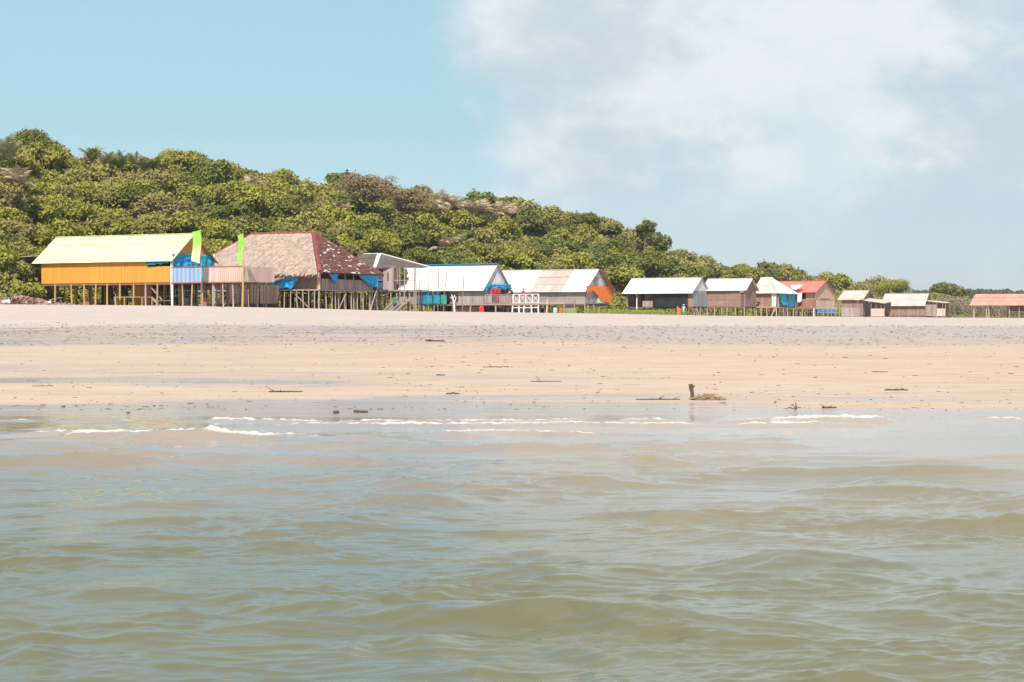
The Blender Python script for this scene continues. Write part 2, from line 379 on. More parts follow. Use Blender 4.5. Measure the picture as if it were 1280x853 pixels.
# gentle warping keeps the wave trains from reading as straight lines
WX = XX+0.9*(vnoise(XX/3.1, YY/3.1, 31)-0.5)*2; WY = YY+0.8*(vnoise(XX/3.7, YY/2.9, 32)-0.5)*2
WX = WX.astype(np.float32); WY = WY.astype(np.float32); ZZ = ZZ.astype(np.float32); DX = DX.astype(np.float32); DYY = DYY.astype(np.float32); dYf = dY.astype(np.float32)
for i in range(190):
    lam = math.exp(r2.uniform(math.log(0.07), math.log(3.0)))
    th = math.pi/2+0.12+r2.normal(0, 0.34+0.10*(lam < 0.7)); k = 2*math.pi/lam
    amp = 0.0016*(1.45 if lam < .25 else 1.15 if lam < .6 else 0.72)*lam**0.78*r2.uniform(0.5, 1.3)/(1+(lam/1.9)**3)
    att_ = np.clip((lam/(dYf*2.0)-0.9), 0, 1)
    ph = k*(WX*math.cos(th)+WY*math.sin(th))+r2.uniform(0, 6.28)
    A_ = amp*att_
    ZZ += A_*np.cos(ph); DX -= A_*math.cos(th)*np.sin(ph)*0.6; DYY -= A_*math.sin(th)*np.sin(ph)*0.6
env = 0.35+2.4*vnoise(XX/2.6, YY/1.9, 33)**2
fade = (0.55+0.45*depth)*np.clip((shoreY(XX)+0.8-YY)/1.8, 0, 1)
ZZ *= env*fade; DX *= env*fade; DYY *= env*fade
r3 = np.random.default_rng(5)
for i in range(560):       # short crested humps, steeper on the shore side
    yc = 1/r3.uniform(1/36.0, 1/8.6); xc = r3.uniform(-.33, .33)*yc; sxw = math.exp(r3.normal(-1.0, .5))*(1+yc/40); wy = r3.uniform(.10, .24)*(1+yc/45)
    amp = (.014+.062*r3.random()**2)*(.6+.6*sxw)*min(1.1, max(.5, yc/17)); sxw *= min(1, max(.62, yc/18)); rot = r3.normal(0, .22)
    j0, j1 = np.searchsorted(wr, [yc-1.6, yc+1.6]); sl_ = slice(max(j0, 1), j1)
    xx = XX[sl_]-xc; yv = YY[sl_]-yc+(vnoise(XX[sl_]/.5, YY[sl_]/.5, 200+i, 2)-.5)*.28; tt = yv-rot*xx-.10*np.abs(xx/sxw)**1.5
    ZZ[sl_] += amp*np.exp(-(xx/sxw)**2)*np.where(tt < 0, np.exp(-(tt/(wy*1.25))**2), np.exp(-(tt/(wy*.8))**2))*np.clip((40-yc)/10, 0, 1)
foam = np.zeros_like(XX)
def breaker(yc0, slope, amp, w0, seed, xa=None, xb=None, fo=1.0):
    global ZZ, foam
    yc = yc0+slope*XX+(vnoise(XX/3.5, XX*0+seed, seed)-0.5)*2.4+(vnoise(XX/0.9, YY/2, seed+1)-0.5)*0.5
    m = np.clip(vnoise(XX/2.2, XX*0+seed*2.0, seed+2, 4)*3.2-0.7, 0, 1)
    if xa is not None: m = m*np.clip((XX-xa)/2, 0, 1)*np.clip((xb-XX)/2, 0, 1)
    t = YY-yc
    prof = np.where(t < 0, np.exp(-(t/(w0*0.95))**2), np.exp(-(t/(w0*0.55))**2))
    ZZ += amp*m*prof
    ragged = 0.6*vnoise(XX/0.9, YY/0.5, seed+4)+0.6*vnoise(XX/0.13, YY/0.10, seed+5)-.1
    f = m*np.where(t < 0, np.exp(-np.abs(t)/0.22), np.exp(-(t/1.1)**2))*fo
    foam = np.maximum(foam, np.clip(f*1.5-ragged*1.15, 0, 1))
breaker(33.6, 0.0, 0.17, 0.6, 41, -9.5, -1.5, 1.3)
breaker(35.4, 0.0, 0.11, 0.5, 44, -10, 3, 1.0)
breaker(38.6, 0.06, 0.09, 0.5, 47, -6, 8, 1.0)
breaker(40.6, 0.03, 0.11, 0.5, 53, 3.0, 10.5, 1.25)
breaker(41.2, 0.03, 0.06, 0.45, 59, -14, 16, 1.1)
breaker(31.6, 0.03, 0.10, 0.5, 63, -16, 16, 0.0)
breaker(28.6, -0.03, 0.09, 0.55, 69, -16, 16, 0.0)
breaker(25.0, 0.05, 0.08, 0.5, 73, -16, 16, 0.0)
ZZ += foam*(vnoise(XX/0.13, YY/0.12, 90)-0.35)*0.10
steep = np.abs(np.gradient(ZZ, axis=0)/dY)
silt = np.clip((YY-16)/21+(vnoise(XX/4, YY/5, 77)-0.5)*0.5, 0, 1)**1.2
wt = NT('turbid_sea_water'); wt.b.inputs['IOR'].default_value = 1.38; wt.b.inputs['Specular IOR Level'].default_value = 1.0; wt.b.inputs['Roughness'].default_value = 0.05
sa = wt.n('ShaderNodeAttribute', attribute_name='silt'); fa = wt.n('ShaderNodeAttribute', attribute_name='foam')
c = wt.mix(wt.noise(0.4, 4, coord='World'), (0.095, 0.092, 0.044), (0.120, 0.115, 0.058))
c = wt.mix(sa.outputs['Fac'], c, (0.30, 0.225, 0.165))
fn = wt.math('ADD', fa.outputs['Fac'], wt.math('MULTIPLY', wt.math('SUBTRACT', wt.noise(3.2, 6, (1, 1, 1), 0.75, coord='World'), 0.5), 1.5))
fm = wt.math('MULTIPLY', wt.step(fn, 0.18, 0.75), wt.step(fa.outputs['Fac'], 0.02, 0.12), clamp=True)
c = wt.mix(fm, c, (0.56, 0.49, 0.43)); wt.base(c)
wt.l(wt.step(fm, 0, 1, 0.05, 0.8), wt.b.inputs['Roughness'])
bp = wt.n('ShaderNodeBump'); bp.inputs['Strength'].default_value = 0.3; bp.inputs['Distance'].default_value = 0.010
wt.l(wt.math('ADD', wt.noise(11, 6, (0.4, 1, 1), 0.7, coord='World'), wt.math('MULTIPLY', wt.noise(28, 3, (0.6, 1, 1), 0.6, coord='World'), 0.25)), bp.inputs['Height']); wt.l(bp.outputs[0], wt.b.inputs['Normal'])
me = npmesh('sea', np.stack([XX+DX, YY+DYY, ZZ], -1).reshape(-1, 3), grid_faces(*A.shape), wt.m, True, {'silt': silt, 'foam': foam})
o = bpy.data.objects.new('water', me); col.objects.link(o); tag(o, kind='structure')

# ---------------------------------------------------------------- huts
class Hut:
    """frame of a hut: origin on the ground under its near corner, x along the long side (the hut lies at -x), y to the back"""
    def __init__(s, name, label, px, Y, theta=28, cat='hut', group='stilt huts along the top of the beach', pyg=None):
        s.Y = Y; s.px = px; s.th = R(theta); p = at(px, Y); s.g = p.z; s.p = p
        s.o = tag(empty(name, p, -s.th), label, cat, group)
    def z(s, py, y=0, x=0):    # height over the ground for a picture row, at local (x, y)
        Yd = s.Y - x*math.sin(s.th) + y*math.cos(s.th)
        return EYE+(HZ-py)*Yd/F-s.g
    def X(s, px):              # local x on the front wall line seen at column px
        a = (px-640)/F; t = math.tan
        return (a*s.Y-s.p.x)/(math.cos(s.th)+a*math.sin(s.th))
    def W(s, px):              # local y on the gable wall line seen at column px
        a = (px-640)/F
        return (a*s.Y-s.p.x)/(math.sin(s.th)-a*math.cos(s.th))
    def world(s, x, y):
        c, n = math.cos(s.th), math.sin(s.th)
        return s.p.x+x*c+y*n, s.p.y-x*n+y*c
    def gl(s, x, y): wx, wy = s.world(x, y); return gz(wx, wy)-s.g
    def post(s, x, y, top, r=0.07, mat=None, lean=0.0, name='post'):
        m = MB(); b = s.gl(x, y)-0.25; jx = random.uniform(-1, 1)*0.13+lean; jy = random.uniform(-1, 1)*0.08
        mid = (x+jx*0.4+random.uniform(-.03,.03), y+jy*0.5, (b+top)/2)
        m.tube([(x+jx, y+jy, b), mid, (x, y, top)], [r*1.1, r, r*0.9], 6)
        return m.build(name, mat or postm, s.o)
def planks_x(m, x0, x1, y, z0, z1, wd=0.22, gap=0.012, t=0.03, jz=0.0, miss=0.0):
    x = x0
    while x < x1-0.02:
        e = min(x+wd*random.uniform(0.8, 1.2), x1)
        if random.random() >= miss:
            d_ = random.uniform(-.006, .006); zz0 = z0(x) if callable(z0) else z0; zz1 = z1(x) if callable(z1) else z1
            m.box((x, y-t/2+d_, zz0-random.uniform(0, jz)), (e-gap, y+t/2+d_, zz1+random.uniform(0, jz)))
        x = e
def planks_y(m, x, y0, y1, z0, z1, wd=0.22, gap=0.012, t=0.03, jz=0.0, miss=0.0):
    y = y0
    while y < y1-0.02:
        e = min(y+wd*random.uniform(0.8, 1.2), y1)
        if random.random() >= miss:
            d_ = random.uniform(-.006, .006)
            if callable(z1):
                za, zb = z1(y), z1(e-gap)
                m.hexa([(x-t/2+d_, y, z0), (x+t/2+d_, y, z0), (x+t/2+d_, e-gap, z0), (x-t/2+d_, e-gap, z0),
                        (x-t/2+d_, y, za), (x+t/2+d_, y, za), (x+t/2+d_, e-gap, zb), (x-t/2+d_, e-gap, zb)])
            else: m.box((x-t/2+d_, y, z0-random.uniform(0, jz)), (x+t/2+d_, e-gap, z1+random.uniform(0, jz)))
        y = e
def boards_x(m, x0, x1, y, z0, z1, h=0.25, t=0.03):   # horizontal boards
    z = z0
    while z < z1-0.03:
        e = min(z+h*random.uniform(0.8, 1.2), z1); x = x0
        while x < x1-0.05:
            xe = min(x+random.uniform(1.5, 3.2), x1); d_ = random.uniform(-.01, .01)
            m.box((x, y-t/2+d_, z), (xe-0.01, y+t/2+d_, e-0.012)); x = xe
        z = e
def roof_slope(m, x0, x1, ya, za, yb, zb, wd=1.0, rows=2, t=0.025, jit=0.006, x0b=None, x1b=None):
    """sheets between the eave (ya,za) and the ridge (yb,zb); x0b/x1b: ends at the ridge"""
    x0b = x0 if x0b is None else x0b; x1b = x1 if x1b is None else x1b
    n = max(1, round(max(x1-x0, x1b-x0b)/wd))
    for i in range(n):
        for r_ in range(rows):
            u0, u1 = i/n, (i+1)/n; t0 = r_/rows; t1 = (r_+1)/rows
            def P(u, tt, dz):
                xa = x0+(x1-x0)*u; xb = x0b+(x1b-x0b)*u
                return (xa+(xb-xa)*tt, ya+(yb-ya)*tt, za+(zb-za)*tt+dz)
            dz = random.uniform(0, jit); sg = random.uniform(-jit, jit)*0.7
            if yb > ya: m.slab(P(u0, t0, dz+0.02*r_), P(u1, t0, dz+sg+0.02*r_), P(u1, t1, dz+sg-0.005), P(u0, t1, dz-0.005), t)
            else: m.slab(P(u1, t0, dz+sg), P(u0, t0, dz), P(u0, t1, dz-0.005), P(u1, t1, dz+sg-0.005), t)
def cloth(parent, name, mat, p00, p10, p01, p11, nu=14, nv=10, sag=0.06, wav=0.05, thick=0.015, edge=0.0, seed=0, freq=3.0):
    """rippled sheet between four local corners: p00-p10 top edge, p01-p11 bottom edge"""
    rnd = random.Random(seed); p00, p10, p01, p11 = map(Vector, (p00, p10, p01, p11))
    nrm = (p10-p00).cross(p01-p00).normalized(); m = MB(); V_ = []
    off = rnd.uniform(0, 50)
    for j in range(nv+1):
        for i in range(nu+1):
            u, v = i/nu, j/nv
            P = (p00*(1-u)+p10*u)*(1-v)+(p01*(1-u)+p11*u)*v
            P = P+nrm*(math.sin(u*freq*6.28+off+v*2)*wav*(0.3+v)+(mnoise.noise(Vector((u*4+off, v*4, 0))))*wav*1.5)
            P.z -= sag*math.sin(u*math.pi)*(0.5+0.5*v)
            if j == nv: P.z += edge*(mnoise.noise(Vector((u*7+off, 5, 1))))
            V_.append(P)
    m.v = [tuple(p) for p in V_]; m.f = [(j*(nu+1)+i, j*(nu+1)+i+1, (j+1)*(nu+1)+i+1, (j+1)*(nu+1)+i) for j in range(nv) for i in range(nu)]
    o = m.build(name, mat, parent, True)
    sd = o.modifiers.new('thickness', 'SOLIDIFY'); sd.thickness = thick
    return o
def gable_hut(h, L, W, zf, ze, zr, wall_front=None, wall_gable=None, wall_back=None, roof=None, ox=0.2, ol=0.6, oy=0.6, rows=2,
              slope_parts=None, wall_name='wall', gable_mat=None, gz0=None, ceil=True, bmat=None, back_roof=None, wd=0.22):
    """floor, walls, roof slopes, gable infill and barge boards. zf floor, ze wall top, zr ridge"""
    k = (zr-ze)/(W/2); zo = ze-k*oy
    m = MB(); planks_x(m, -L, 0, W*0.5, zf-0.08, zf, wd=9, gap=0); m = MB()
    x = -L
    while x < 0:
        e = min(x+0.3, 0); m.box((x, 0.02, zf-0.07), (e-0.01, W-0.02, zf-0.02)); x = e
    m.build('floor', darkp, h.o)
    m = MB()
    for y in (0.06, W*0.5, W-0.06): m.box((-L-0.1, y-0.05, zf-0.2), (0.1, y+0.05, zf-0.075))
    m.build('floor_beam', postd, h.o)
    if wall_front: m = MB(); planks_x(m, -L, 0, 0, zf, ze, wd); m.build('wall', wall_front, h.o)
    m = MB(); planks_x(m, -L, 0, W, zf, ze, wd); m.build('wall', wall_back or brownp, h.o)
    m = MB(); planks_y(m, -L, 0.03, W-0.03, zf, lambda y: ze+k*min(y, W-y)-0.05, wd); m.build('wall', wall_back or brownp, h.o)
    if wall_gable: m = MB(); planks_y(m, 0, 0.03, W-0.03, zf, ze, wd); m.build('wall', wall_gable, h.o)
    m = MB(); planks_y(m, -0.0, 0.03, W-0.03, ze+0.0 if gz0 is None else gz0, lambda y: max(ze+k*min(y, W-y)-0.05, ze+0.02), wd)
    m.build('gable', gable_mat or wall_gable or brownp, h.o)
    m = MB()
    if slope_parts is None:
        roof_slope(m, -L-ol, ox, -oy, zo, W/2, zr, rows=rows); m.build('roof_slope', roof, h.o)
    m = MB(); roof_slope(m, -L-ol, ox, W+oy, zo, W/2, zr, rows=rows); m.build('roof_slope', back_roof or roof, h.o)
    m = MB(); m.bar((-L-ol, W/2, zr+0.03), (ox, W/2, zr+0.03), 0.22, 0.05); m.build('ridge_cap', roof, h.o)
    b_ = bmat or barge
    for y0 in (-oy, W+oy):
        m = MB(); m.bar((ox+0.02, y0, zo-0.06), (ox+0.02, W/2, zr-0.04), 0.03, 0.14); m.build('barge_board', b_, h.o)
    m = MB()
    for y_, z_ in ((0.1, ze-0.06), (W-0.1, ze-0.06), (W/2, zr-0.12)): m.bar((-L-ol+0.1, y_, z_), (ox-0.05, y_, z_), 0.1)
    m.build('roof_beam', postd, h.o)
    return zo
def stilts(h, xs, ys, top, r=0.065, mat=None, jit=0.15):
    for y in ys:
        for x in xs: h.post(x+random.uniform(-jit, jit), y+random.uniform(-0.06, 0.06), top, r*random.uniform(0.8, 1.15), mat)
def railing(h, x0, x1, y, z0, z1, mat, step=0.25, xpat=False):
    m = MB(); m.bar((x0, y, z1), (x1, y, z1), 0.07); m.bar((x0, y, z0+0.1), (x1, y, z0+0.1), 0.06)
    if xpat:
        n = max(1, round((x1-x0)/0.95)); s_ = (x1-x0)/n
        for i in range(n):
            a, b = x0+i*s_, x0+(i+1)*s_
            m.bar((a, y, z0), (a, y, z1), 0.09)
            m.bar((a+.05, y-.01, z0+0.12), (b-.05, y-.01, z1-0.05), 0.055, 0.03); m.bar((a+.05, y+.03, z1-0.05), (b-.05, y+.03, z0+0.12), 0.055, 0.03)
        m.bar((x1, y, z0), (x1, y, z1), 0.09)
    else:
        x = x0
        while x <= x1: m.bar((x, y, z0), (x, y, z1), 0.05); x += step
    return m.build('railing', mat, h.o)

def clutter(h, x0, x1, y0, y1, zt, n, seed):
    rd_ = random.Random(seed)
    for i in range(n):
        x = rd_.uniform(x0, x1); y = rd_.uniform(y0, y1); m = MB(); k_ = rd_.random(); gg = h.gl(x, y)
        if k_ < .45: m.bar((x, y, gg+rd_.uniform(.05, zt*.6)), (x+rd_.uniform(-1.6, 1.6), y+rd_.uniform(-.3, .3), gg+rd_.uniform(.3, zt)), rd_.uniform(.04, .09)); m.build('brace', rd_.choice([postm, postd, weath]), h.o)
        elif k_ < .75: z_ = gg+rd_.uniform(.4, zt*.8); m.bar((x, y, z_), (x+rd_.uniform(1.2, 2.8), y, z_+rd_.uniform(-.08, .08)), .06); m.build('cross_pole', rd_.choice([postm, weath]), h.o)
        else:
            w_ = rd_.uniform(.3, .9); boards_x(m, x, x+w_, y, gg+.05, gg+rd_.uniform(.3, 1.0), .25); m.build('board_stack', rd_.choice([postd, weath, brownp, redp]), h.o)
# ---- hut 1: orange boards, pale yellow roof
h = Hut('stilt_hut', 'orange boarded stilt hut with a pale yellow sheet roof and a blue tarp gable', 215, 178)
L = -h.X(52); W = h.W(267); zf = h.z(353); ze = h.z(323); zr = h.z(292.5, W/2)
k = (zr-ze)/(W/2); xo = h.X(184)
zo = gable_hut(h, L, W, zf, ze, zr, None, None, orangep, yellow_sheet, ox=0.25, ol=0.9, oy=0.35, rows=3, gable_mat=orangep, gz0=h.z(318, 2), wd=0.3)
m = MB(); planks_x(m, -L, 0, 0, zf, lambda x: ze if x < xo-.1 else h.z(333), 0.3); m.build('wall', orangep, h.o)
m = MB()
for px in (88, 124, 152): m.bar((h.X(px), -0.04, zf), (h.X(px), -0.04, ze-0.1), 0.05, 0.03)
m.build('wall_batten', orangep, h.o)
cloth(h.o, 'window_tarp', tealt, (xo, -0.12, ze-0.15), (0, -0.12, ze-0.15), (xo, -0.2, h.z(331)), (-0.25, -0.18, h.z(329)), edge=0.2, seed=3, wav=.02, sag=.02)
m = MB(); planks_y(m, 0.0, 0.05, W-0.05, zf, h.z(334), 0.3); m.build('wall', orangep, h.o)
cloth(h.o, 'gable_tarp', bluet, (0.06, 0.1, h.z(317.5)), (0.06, W*0.62, h.z(317.5, 4)), (0.1, 0.1, h.z(334)), (0.12, W*0.62, h.z(334, 4)), seed=5, wav=0.09)
cloth(h.o, 'gable_tarp', cyant, (0.1, W*0.6, h.z(319, 5)), (0.06, W-0.1, h.z(319, 7)), (0.14, W*0.6, h.z(334, 5)), (0.1, W-0.1, h.z(334, 7)), seed=6)
cloth(h.o, 'gable_tarp', cyant, (0.2, W*0.35, h.z(328, 3)), (0.2, W*0.7, h.z(327, 5)), (0.24, W*0.3, h.z(335, 3)), (0.24, W*0.75, h.z(335, 5)), seed=8)
for y in (0.0, W): h.post(0.05, y, ze+0.15, 0.06, whitep if y == 0 else postm)
h.post(0.05, W, h.z(318, 7), 0.06, whitep)
# deck in front of the gable
xd = h.X(305); zt = h.z(334.3); stripes = [plank_mat('stripe_purple', (0.42, 0.26, 0.38), (0.5, 0.33, 0.44), 0.2), plank_mat('stripe_blue', (0.03, 0.30, 0.55), (0.07, 0.42, 0.62), 0.15)]
x = 0.05; i = 0; ma = [MB(), MB(), MB()]
while x < xd:
    e = x+0.23
    if x < h.X(253): (ma[0] if i % 2 else ma[1]).box((x, -0.03, zf-0.02), (e-0.015, 0.0, zt+random.uniform(-.03, .03)))
    else: ma[2].box((x, -0.03, zf-0.02), (e-0.03, 0.0, zt+random.uniform(-.03, .03)))
    x = e; i += 1
ma[0].build('purple_rail_boards', stripes[0], h.o); ma[1].build('blue_rail_boards', stripes[1], h.o); ma[2].build('pale_rail_boards', pinkp, h.o)
m = MB(); m.box((0, 0.02, zf-0.12), (xd, W*0.75, zf-0.04)); m.build('deck', darkp, h.o)
m = MB(); m.bar((0, -0.06, zf-0.06), (xd, -0.06, zf-0.06), 0.1); m.bar((0, -0.06, zt), (xd, -0.06, zt), 0.05); m.build('deck_beam', redp, h.o)
m = MB(); planks_y(m, xd, 0, W*0.75, zf, zt, 0.23, gap=0.03); m.build('deck_rail', pinkp, h.o)
for px in (51, 69, 89, 105, 120, 134, 150, 167): h.post(h.X(px)+0.02, -0.02, zf-0.05, 0.085, posty)
for px in (182, 197): h.post(h.X(px), 0.0, zf-0.05, 0.09, postm)
h.post(h.X(214.5), -0.08, ze, 0.05, whitep)
for px in (227, 240, 253, 265, 278, 290): h.post(h.X(px), random.uniform(0, 0.15), zf-0.1, 0.08, postm)
h.post(h.X(305), -0.05, zt, 0.085, posty)
stilts(h, np.linspace(-L+0.6, -0.4, 9), [W*0.35, W*0.68, W-0.1], zf-0.15, 0.08, posty, 0.5)
stilts(h, np.linspace(0.8, xd-0.5, 7), [W*0.4, W*0.74], zf-0.15, 0.065, postm, 0.4)
m = MB(); planks_x(m, h.X(138), h.X(163), W*0.5, 0.02, zf-0.2, 0.3); m.build('store_wall', orangep, h.o)
m = MB(); m.bar((h.X(57), 0.5, 0.75), (h.X(71), 0.5, 1.0), 0.08); m.bar((h.X(186), 0.3, zf-0.4), (h.X(200), 0.3, 0.7), 0.09); m.bar((h.X(186), 0.5, 0.85), (h.X(200), 0.3, 0.05), 0.14); m.build('brace', postm, h.o)

clutter(h, -L+1, xd-1.5, 1.0, W, zf-.2, 34, 3)
m = MB(); planks_x(m, -L+2, xd, W-.05, h.gl(-2, W)-.2, zf-.2, .35, .05, miss=.3); m.build('added_dark_backing', darkp, h.o)  # added dark boards standing in for the shade under hut and deck
# lean-to beside it
h = Hut('lean_to', 'thin rusty lean-to roof on a crooked pole left of the orange hut', 28, 187, 10, 'shelter', None)
m = MB(); m.slab((-0.6, -0.3, h.z(321.5)), (2.6, -0.3, h.z(319)), (2.6, 3, h.z(317)), (-0.6, 3, h.z(319)), 0.06); m.build('roof', rust_sheet, h.o)
h.post(0, 0, h.z(321), 0.09, postm); h.post(2.3, 2.4, h.z(320), 0.08, postm); h.post(0.1, 2.6, h.z(321), 0.08, postm)

# ---- hut 2: thatch with a tiled hip end
th = NT('palm_thatch'); th.set(0.9, 0.05)
cc = th.mix(th.island(), (0.31, 0.235, 0.185), (0.50, 0.405, 0.34)); cc = th.mix(th.step(th.noise(1.1, 6), 0.5, 0.7), cc, (0.34, 0.22, 0.16)); th.base(cc)
tm = NT('old_red_roof_tiles'); tm.set(0.8, 0.2); ii = tm.island()
cc = tm.mix(ii, (0.11, 0.05, 0.045), (0.20, 0.085, 0.075)); nz = tm.noise(1.3, 4, (1, 1, 2.5))
wh = tm.step(tm.math('ADD', tm.math('MULTIPLY', ii, 0.6), tm.math('MULTIPLY', nz, 0.8)), 0.96, 0.98); cc = tm.mix(wh, cc, (0.72, 0.66, 0.64)); tm.base(cc)
def thatch(m, P, n, ln=0.55, wd=0.14, droop=0.1, seed=1):
    """tufts over the bilinear patch P = (eave0, eave1, ridge0, ridge1)"""
    rd = random.Random(seed); e0, e1, r0, r1 = map(Vector, P); down = ((e0+e1)-(r0+r1)).normalized(); side = (e1-e0).normalized(); nrm = side.cross(-down).normalized()
    if nrm.z < 0: nrm = -nrm
    rows = 24
    for k_ in range(n):
        v = (rd.randrange(rows)+rd.uniform(0, .6))/rows; u = rd.random()
        p = (e0*(1-u)+e1*u)*(1-v)+(r0*(1-u)+r1*u)*v
        dd = (down+side*rd.uniform(-.25, .25)).normalized(); l_ = ln*rd.uniform(.6, 1.3); s_ = dd.cross(nrm).normalized()*wd*rd.uniform(.4, 1)/2
        a = p+nrm*rd.uniform(0.02, 0.06); b = a+dd*l_+nrm*rd.uniform(-0.02, droop)
        m.quad(a-s_, a+s_, b+s_*0.6, b-s_*0.6)
h = Hut('thatched_hut', 'big thatched stilt hut with a red tiled hip end and blue tarps under its eaves', 398, 188)
kk = F/188*math.cos(h.th); L = -h.X(225); W = 10.4; zf = h.z(361.5); ze = h.z(341); zr = h.z(290, W/2)
inset = 4.5; ovr = 0.5; zev = ze
a0 = (-L, -ovr, zev); a1 = (ovr, -ovr, zev); b1 = (-inset+0.5, W/2, zr); b0 = (-L+inset+0.4, W/2, zr); c0 = (-L, W+ovr, zev); c1 = (ovr, W+ovr, zev)
m = MB(); m.slab(a0, a1, b1, b0, 0.12); thatch(m, (a0, a1, b0, b1), 9000, 0.6, 0.16, 0.07, 2)
rd = random.Random(5)
for i in range(900):      # ragged fringe hanging below the eave
    x = rd.uniform(-L, ovr-0.1); w_ = rd.uniform(.04, .1); l_ = rd.uniform(.2, .5); y_ = -ovr+rd.uniform(-.12, .1)
    m.quad((x, y_, zev+0.05), (x+w_, y_, zev+0.05), (x+w_*0.8, y_-.04, zev-l_), (x+.01, y_-.04, zev-l_))
m.build('thatched_slope', th.m, h.o)
m = MB(); m.slab(c1, c0, b0, b1, 0.12); m.slab(c0, a0, b0, b0, 0.12); thatch(m, (c1, c0, b1, b0), 1500, 0.6, 0.25, 0.07, 4); m.build('thatched_slope', th.m, h.o)
m = MB(); A1, C1, B1 = map(Vector, (a1, c1, b1)); rows = 30
m.slab(a1, c1, b1, b1, 0.05)
nrm = (C1-A1).cross(B1-A1).normalized()
for r_ in range(rows):
    v0 = r_/rows; v1 = (r_+1.12)/rows; l0 = A1.lerp(B1, v0); r0 = C1.lerp(B1, v0); l1 = A1.lerp(B1, min(v1, 1)); r1 = C1.lerp(B1, min(v1, 1)); n_ = max(1, int((r0-l0).length/0.30))
    for c_ in range(n_):
        u0, u1 = c_/n_, (c_+0.94)/n_; off = nrm*(0.07+random.uniform(0, .015)); o2 = nrm*0.03
        m.slab(l0.lerp(r0, u0)+off, l0.lerp(r0, u1)+off, l1.lerp(r1, u1)+o2, l1.lerp(r1, u0)+o2, 0.02)
m.build('tiled_hip', tm.m, h.o)
redr = plank_mat('red_ridge_tiles', (0.17, 0.045, 0.045), (0.26, 0.08, 0.075), 0.4)
def ridge_tiles(p, q, w_=0.4):
    m = MB(); p, q = Vector(p), Vector(q); n = int((q-p).length/0.45)
    for i in range(n): m.tube([p.lerp(q, i/n), p.lerp(q, (i+1.1)/n)], [w_/2, w_/2*0.8], 7)
    m.build('ridge_tiles', redr, h.o)
ridge_tiles(a1, b1, 0.55); ridge_tiles(b0, b1, 0.3); ridge_tiles(c1, b1, 0.3); ridge_tiles(a0, b0, 0.25)
m = MB()
for i in range(int(L/0.3)): m.box((-L+i*0.3, 0.02, zf-0.08), (-L+i*0.3+0.29, W, zf-0.02))
m.build('floor', darkp, h.o)
m = MB(); planks_x(m, -L, -0.2, 0.3, zf, h.z(346), 0.2); m.build('wall', brownp, h.o)
m = MB(); planks_x(m, -L, 0, W, zf, ze, 0.25); m.build('wall', brownp, h.o)
m = MB(); planks_y(m, -L, 0, W, zf, ze); m.build('wall', brownp, h.o)
m = MB(); planks_y(m, 0.0, 0.5, W*0.93, zf, h.z(348.5), 0.16, 0.02); m.build('rail_boards', weath, h.o)
m = MB(); m.bar((0.03, 0, zf-0.08), (0.03, W, zf-0.08), 0.12); m.bar((-L, 0, zf-0.08), (0, 0, zf-0.08), 0.12); m.build('floor_beam', postm, h.o)
m = MB(); planks_y(m, -2.6, 0.6, W-0.3, zf, ze-0.1, 0.25, 0.05); m.build('inner_wall', redp, h.o)
for t_ in (0.28, 0.45, 0.6, 0.75, 0.93): h.post(-0.05, W*t_, ze+0.1, 0.06, postm)
m = MB(); m.box((-0.15, -0.02, h.z(362)), (0.18, 0.1, ze)); m.build('corner_panel', tanp, h.o)
cloth(h.o, 'blue_tarp', bluet, (0.3, 1.1, ze-0.05), (0.3, 3.0, ze-0.05), (0.25, 2.4, h.z(353, 2)), (0.25, 2.6, h.z(353, 2)), seed=11, wav=0.12)
cloth(h.o, 'blue_tarp', bluet, (0.3, 6.2, ze+0.0), (0.3, W-0.3, ze+0.0), (0.25, 8.7, h.z(357, 8)), (0.25, W-0.4, h.z(359, 9)), seed=12, wav=0.12)
cloth(h.o, 'blue_tarp', bluet, (h.X(336), -0.25, ze-0.25), (h.X(376), -0.25, ze-0.25), (h.X(338), -0.7, h.z(356)), (h.X(366), -0.3, h.z(361)), seed=13, wav=0.15, edge=0.5)
la, lb = h.X(300), h.X(352)
P = ((la, -2.4, h.z(355)+0.08), (lb, -2.4, h.z(354)), (la, -0.2, h.z(346)), (lb+0.9, -0.2, h.z(346)))
m = MB(); m.slab(P[0], P[1], P[3], P[2], 0.08); thatch(m, P, 1500, 0.5, 0.14, 0.05, 9)
for i in range(160):
    x = rd.uniform(la, lb); w_ = rd.uniform(.04, .1); l_ = rd.uniform(.1, .3)
    m.quad((x, -2.45, P[0][2]), (x+w_, -2.45, P[0][2]), (x+w_*0.8, -2.5, P[0][2]-l_), (x+.01, -2.5, P[0][2]-l_))
m.build('thatched_awning', th.m, h.o)
for px in (309, 327, 340, 349): h.post(h.X(px), -2.2, h.z(355), 0.05, postm)
for px in np.arange(356, 400, 7.5): h.post(h.X(px), -0.02, zf-0.1, 0.06, postm)
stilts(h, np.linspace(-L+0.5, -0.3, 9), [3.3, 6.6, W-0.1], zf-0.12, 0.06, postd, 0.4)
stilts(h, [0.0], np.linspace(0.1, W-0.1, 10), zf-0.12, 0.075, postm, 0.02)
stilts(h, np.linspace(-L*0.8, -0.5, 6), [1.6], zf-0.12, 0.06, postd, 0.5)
m = MB(); m.bar((0.6, 8.2, 0.0), (0.1, W, zf+0.3), 0.1); m.bar((0.3, 3, 0.1), (0.1, 4.6, zf-0.4), 0.07); m.bar((-1, 0.2, 0.1), (-3, 0.3, zf-0.3), 0.07); m.build('brace', postm, h.o)

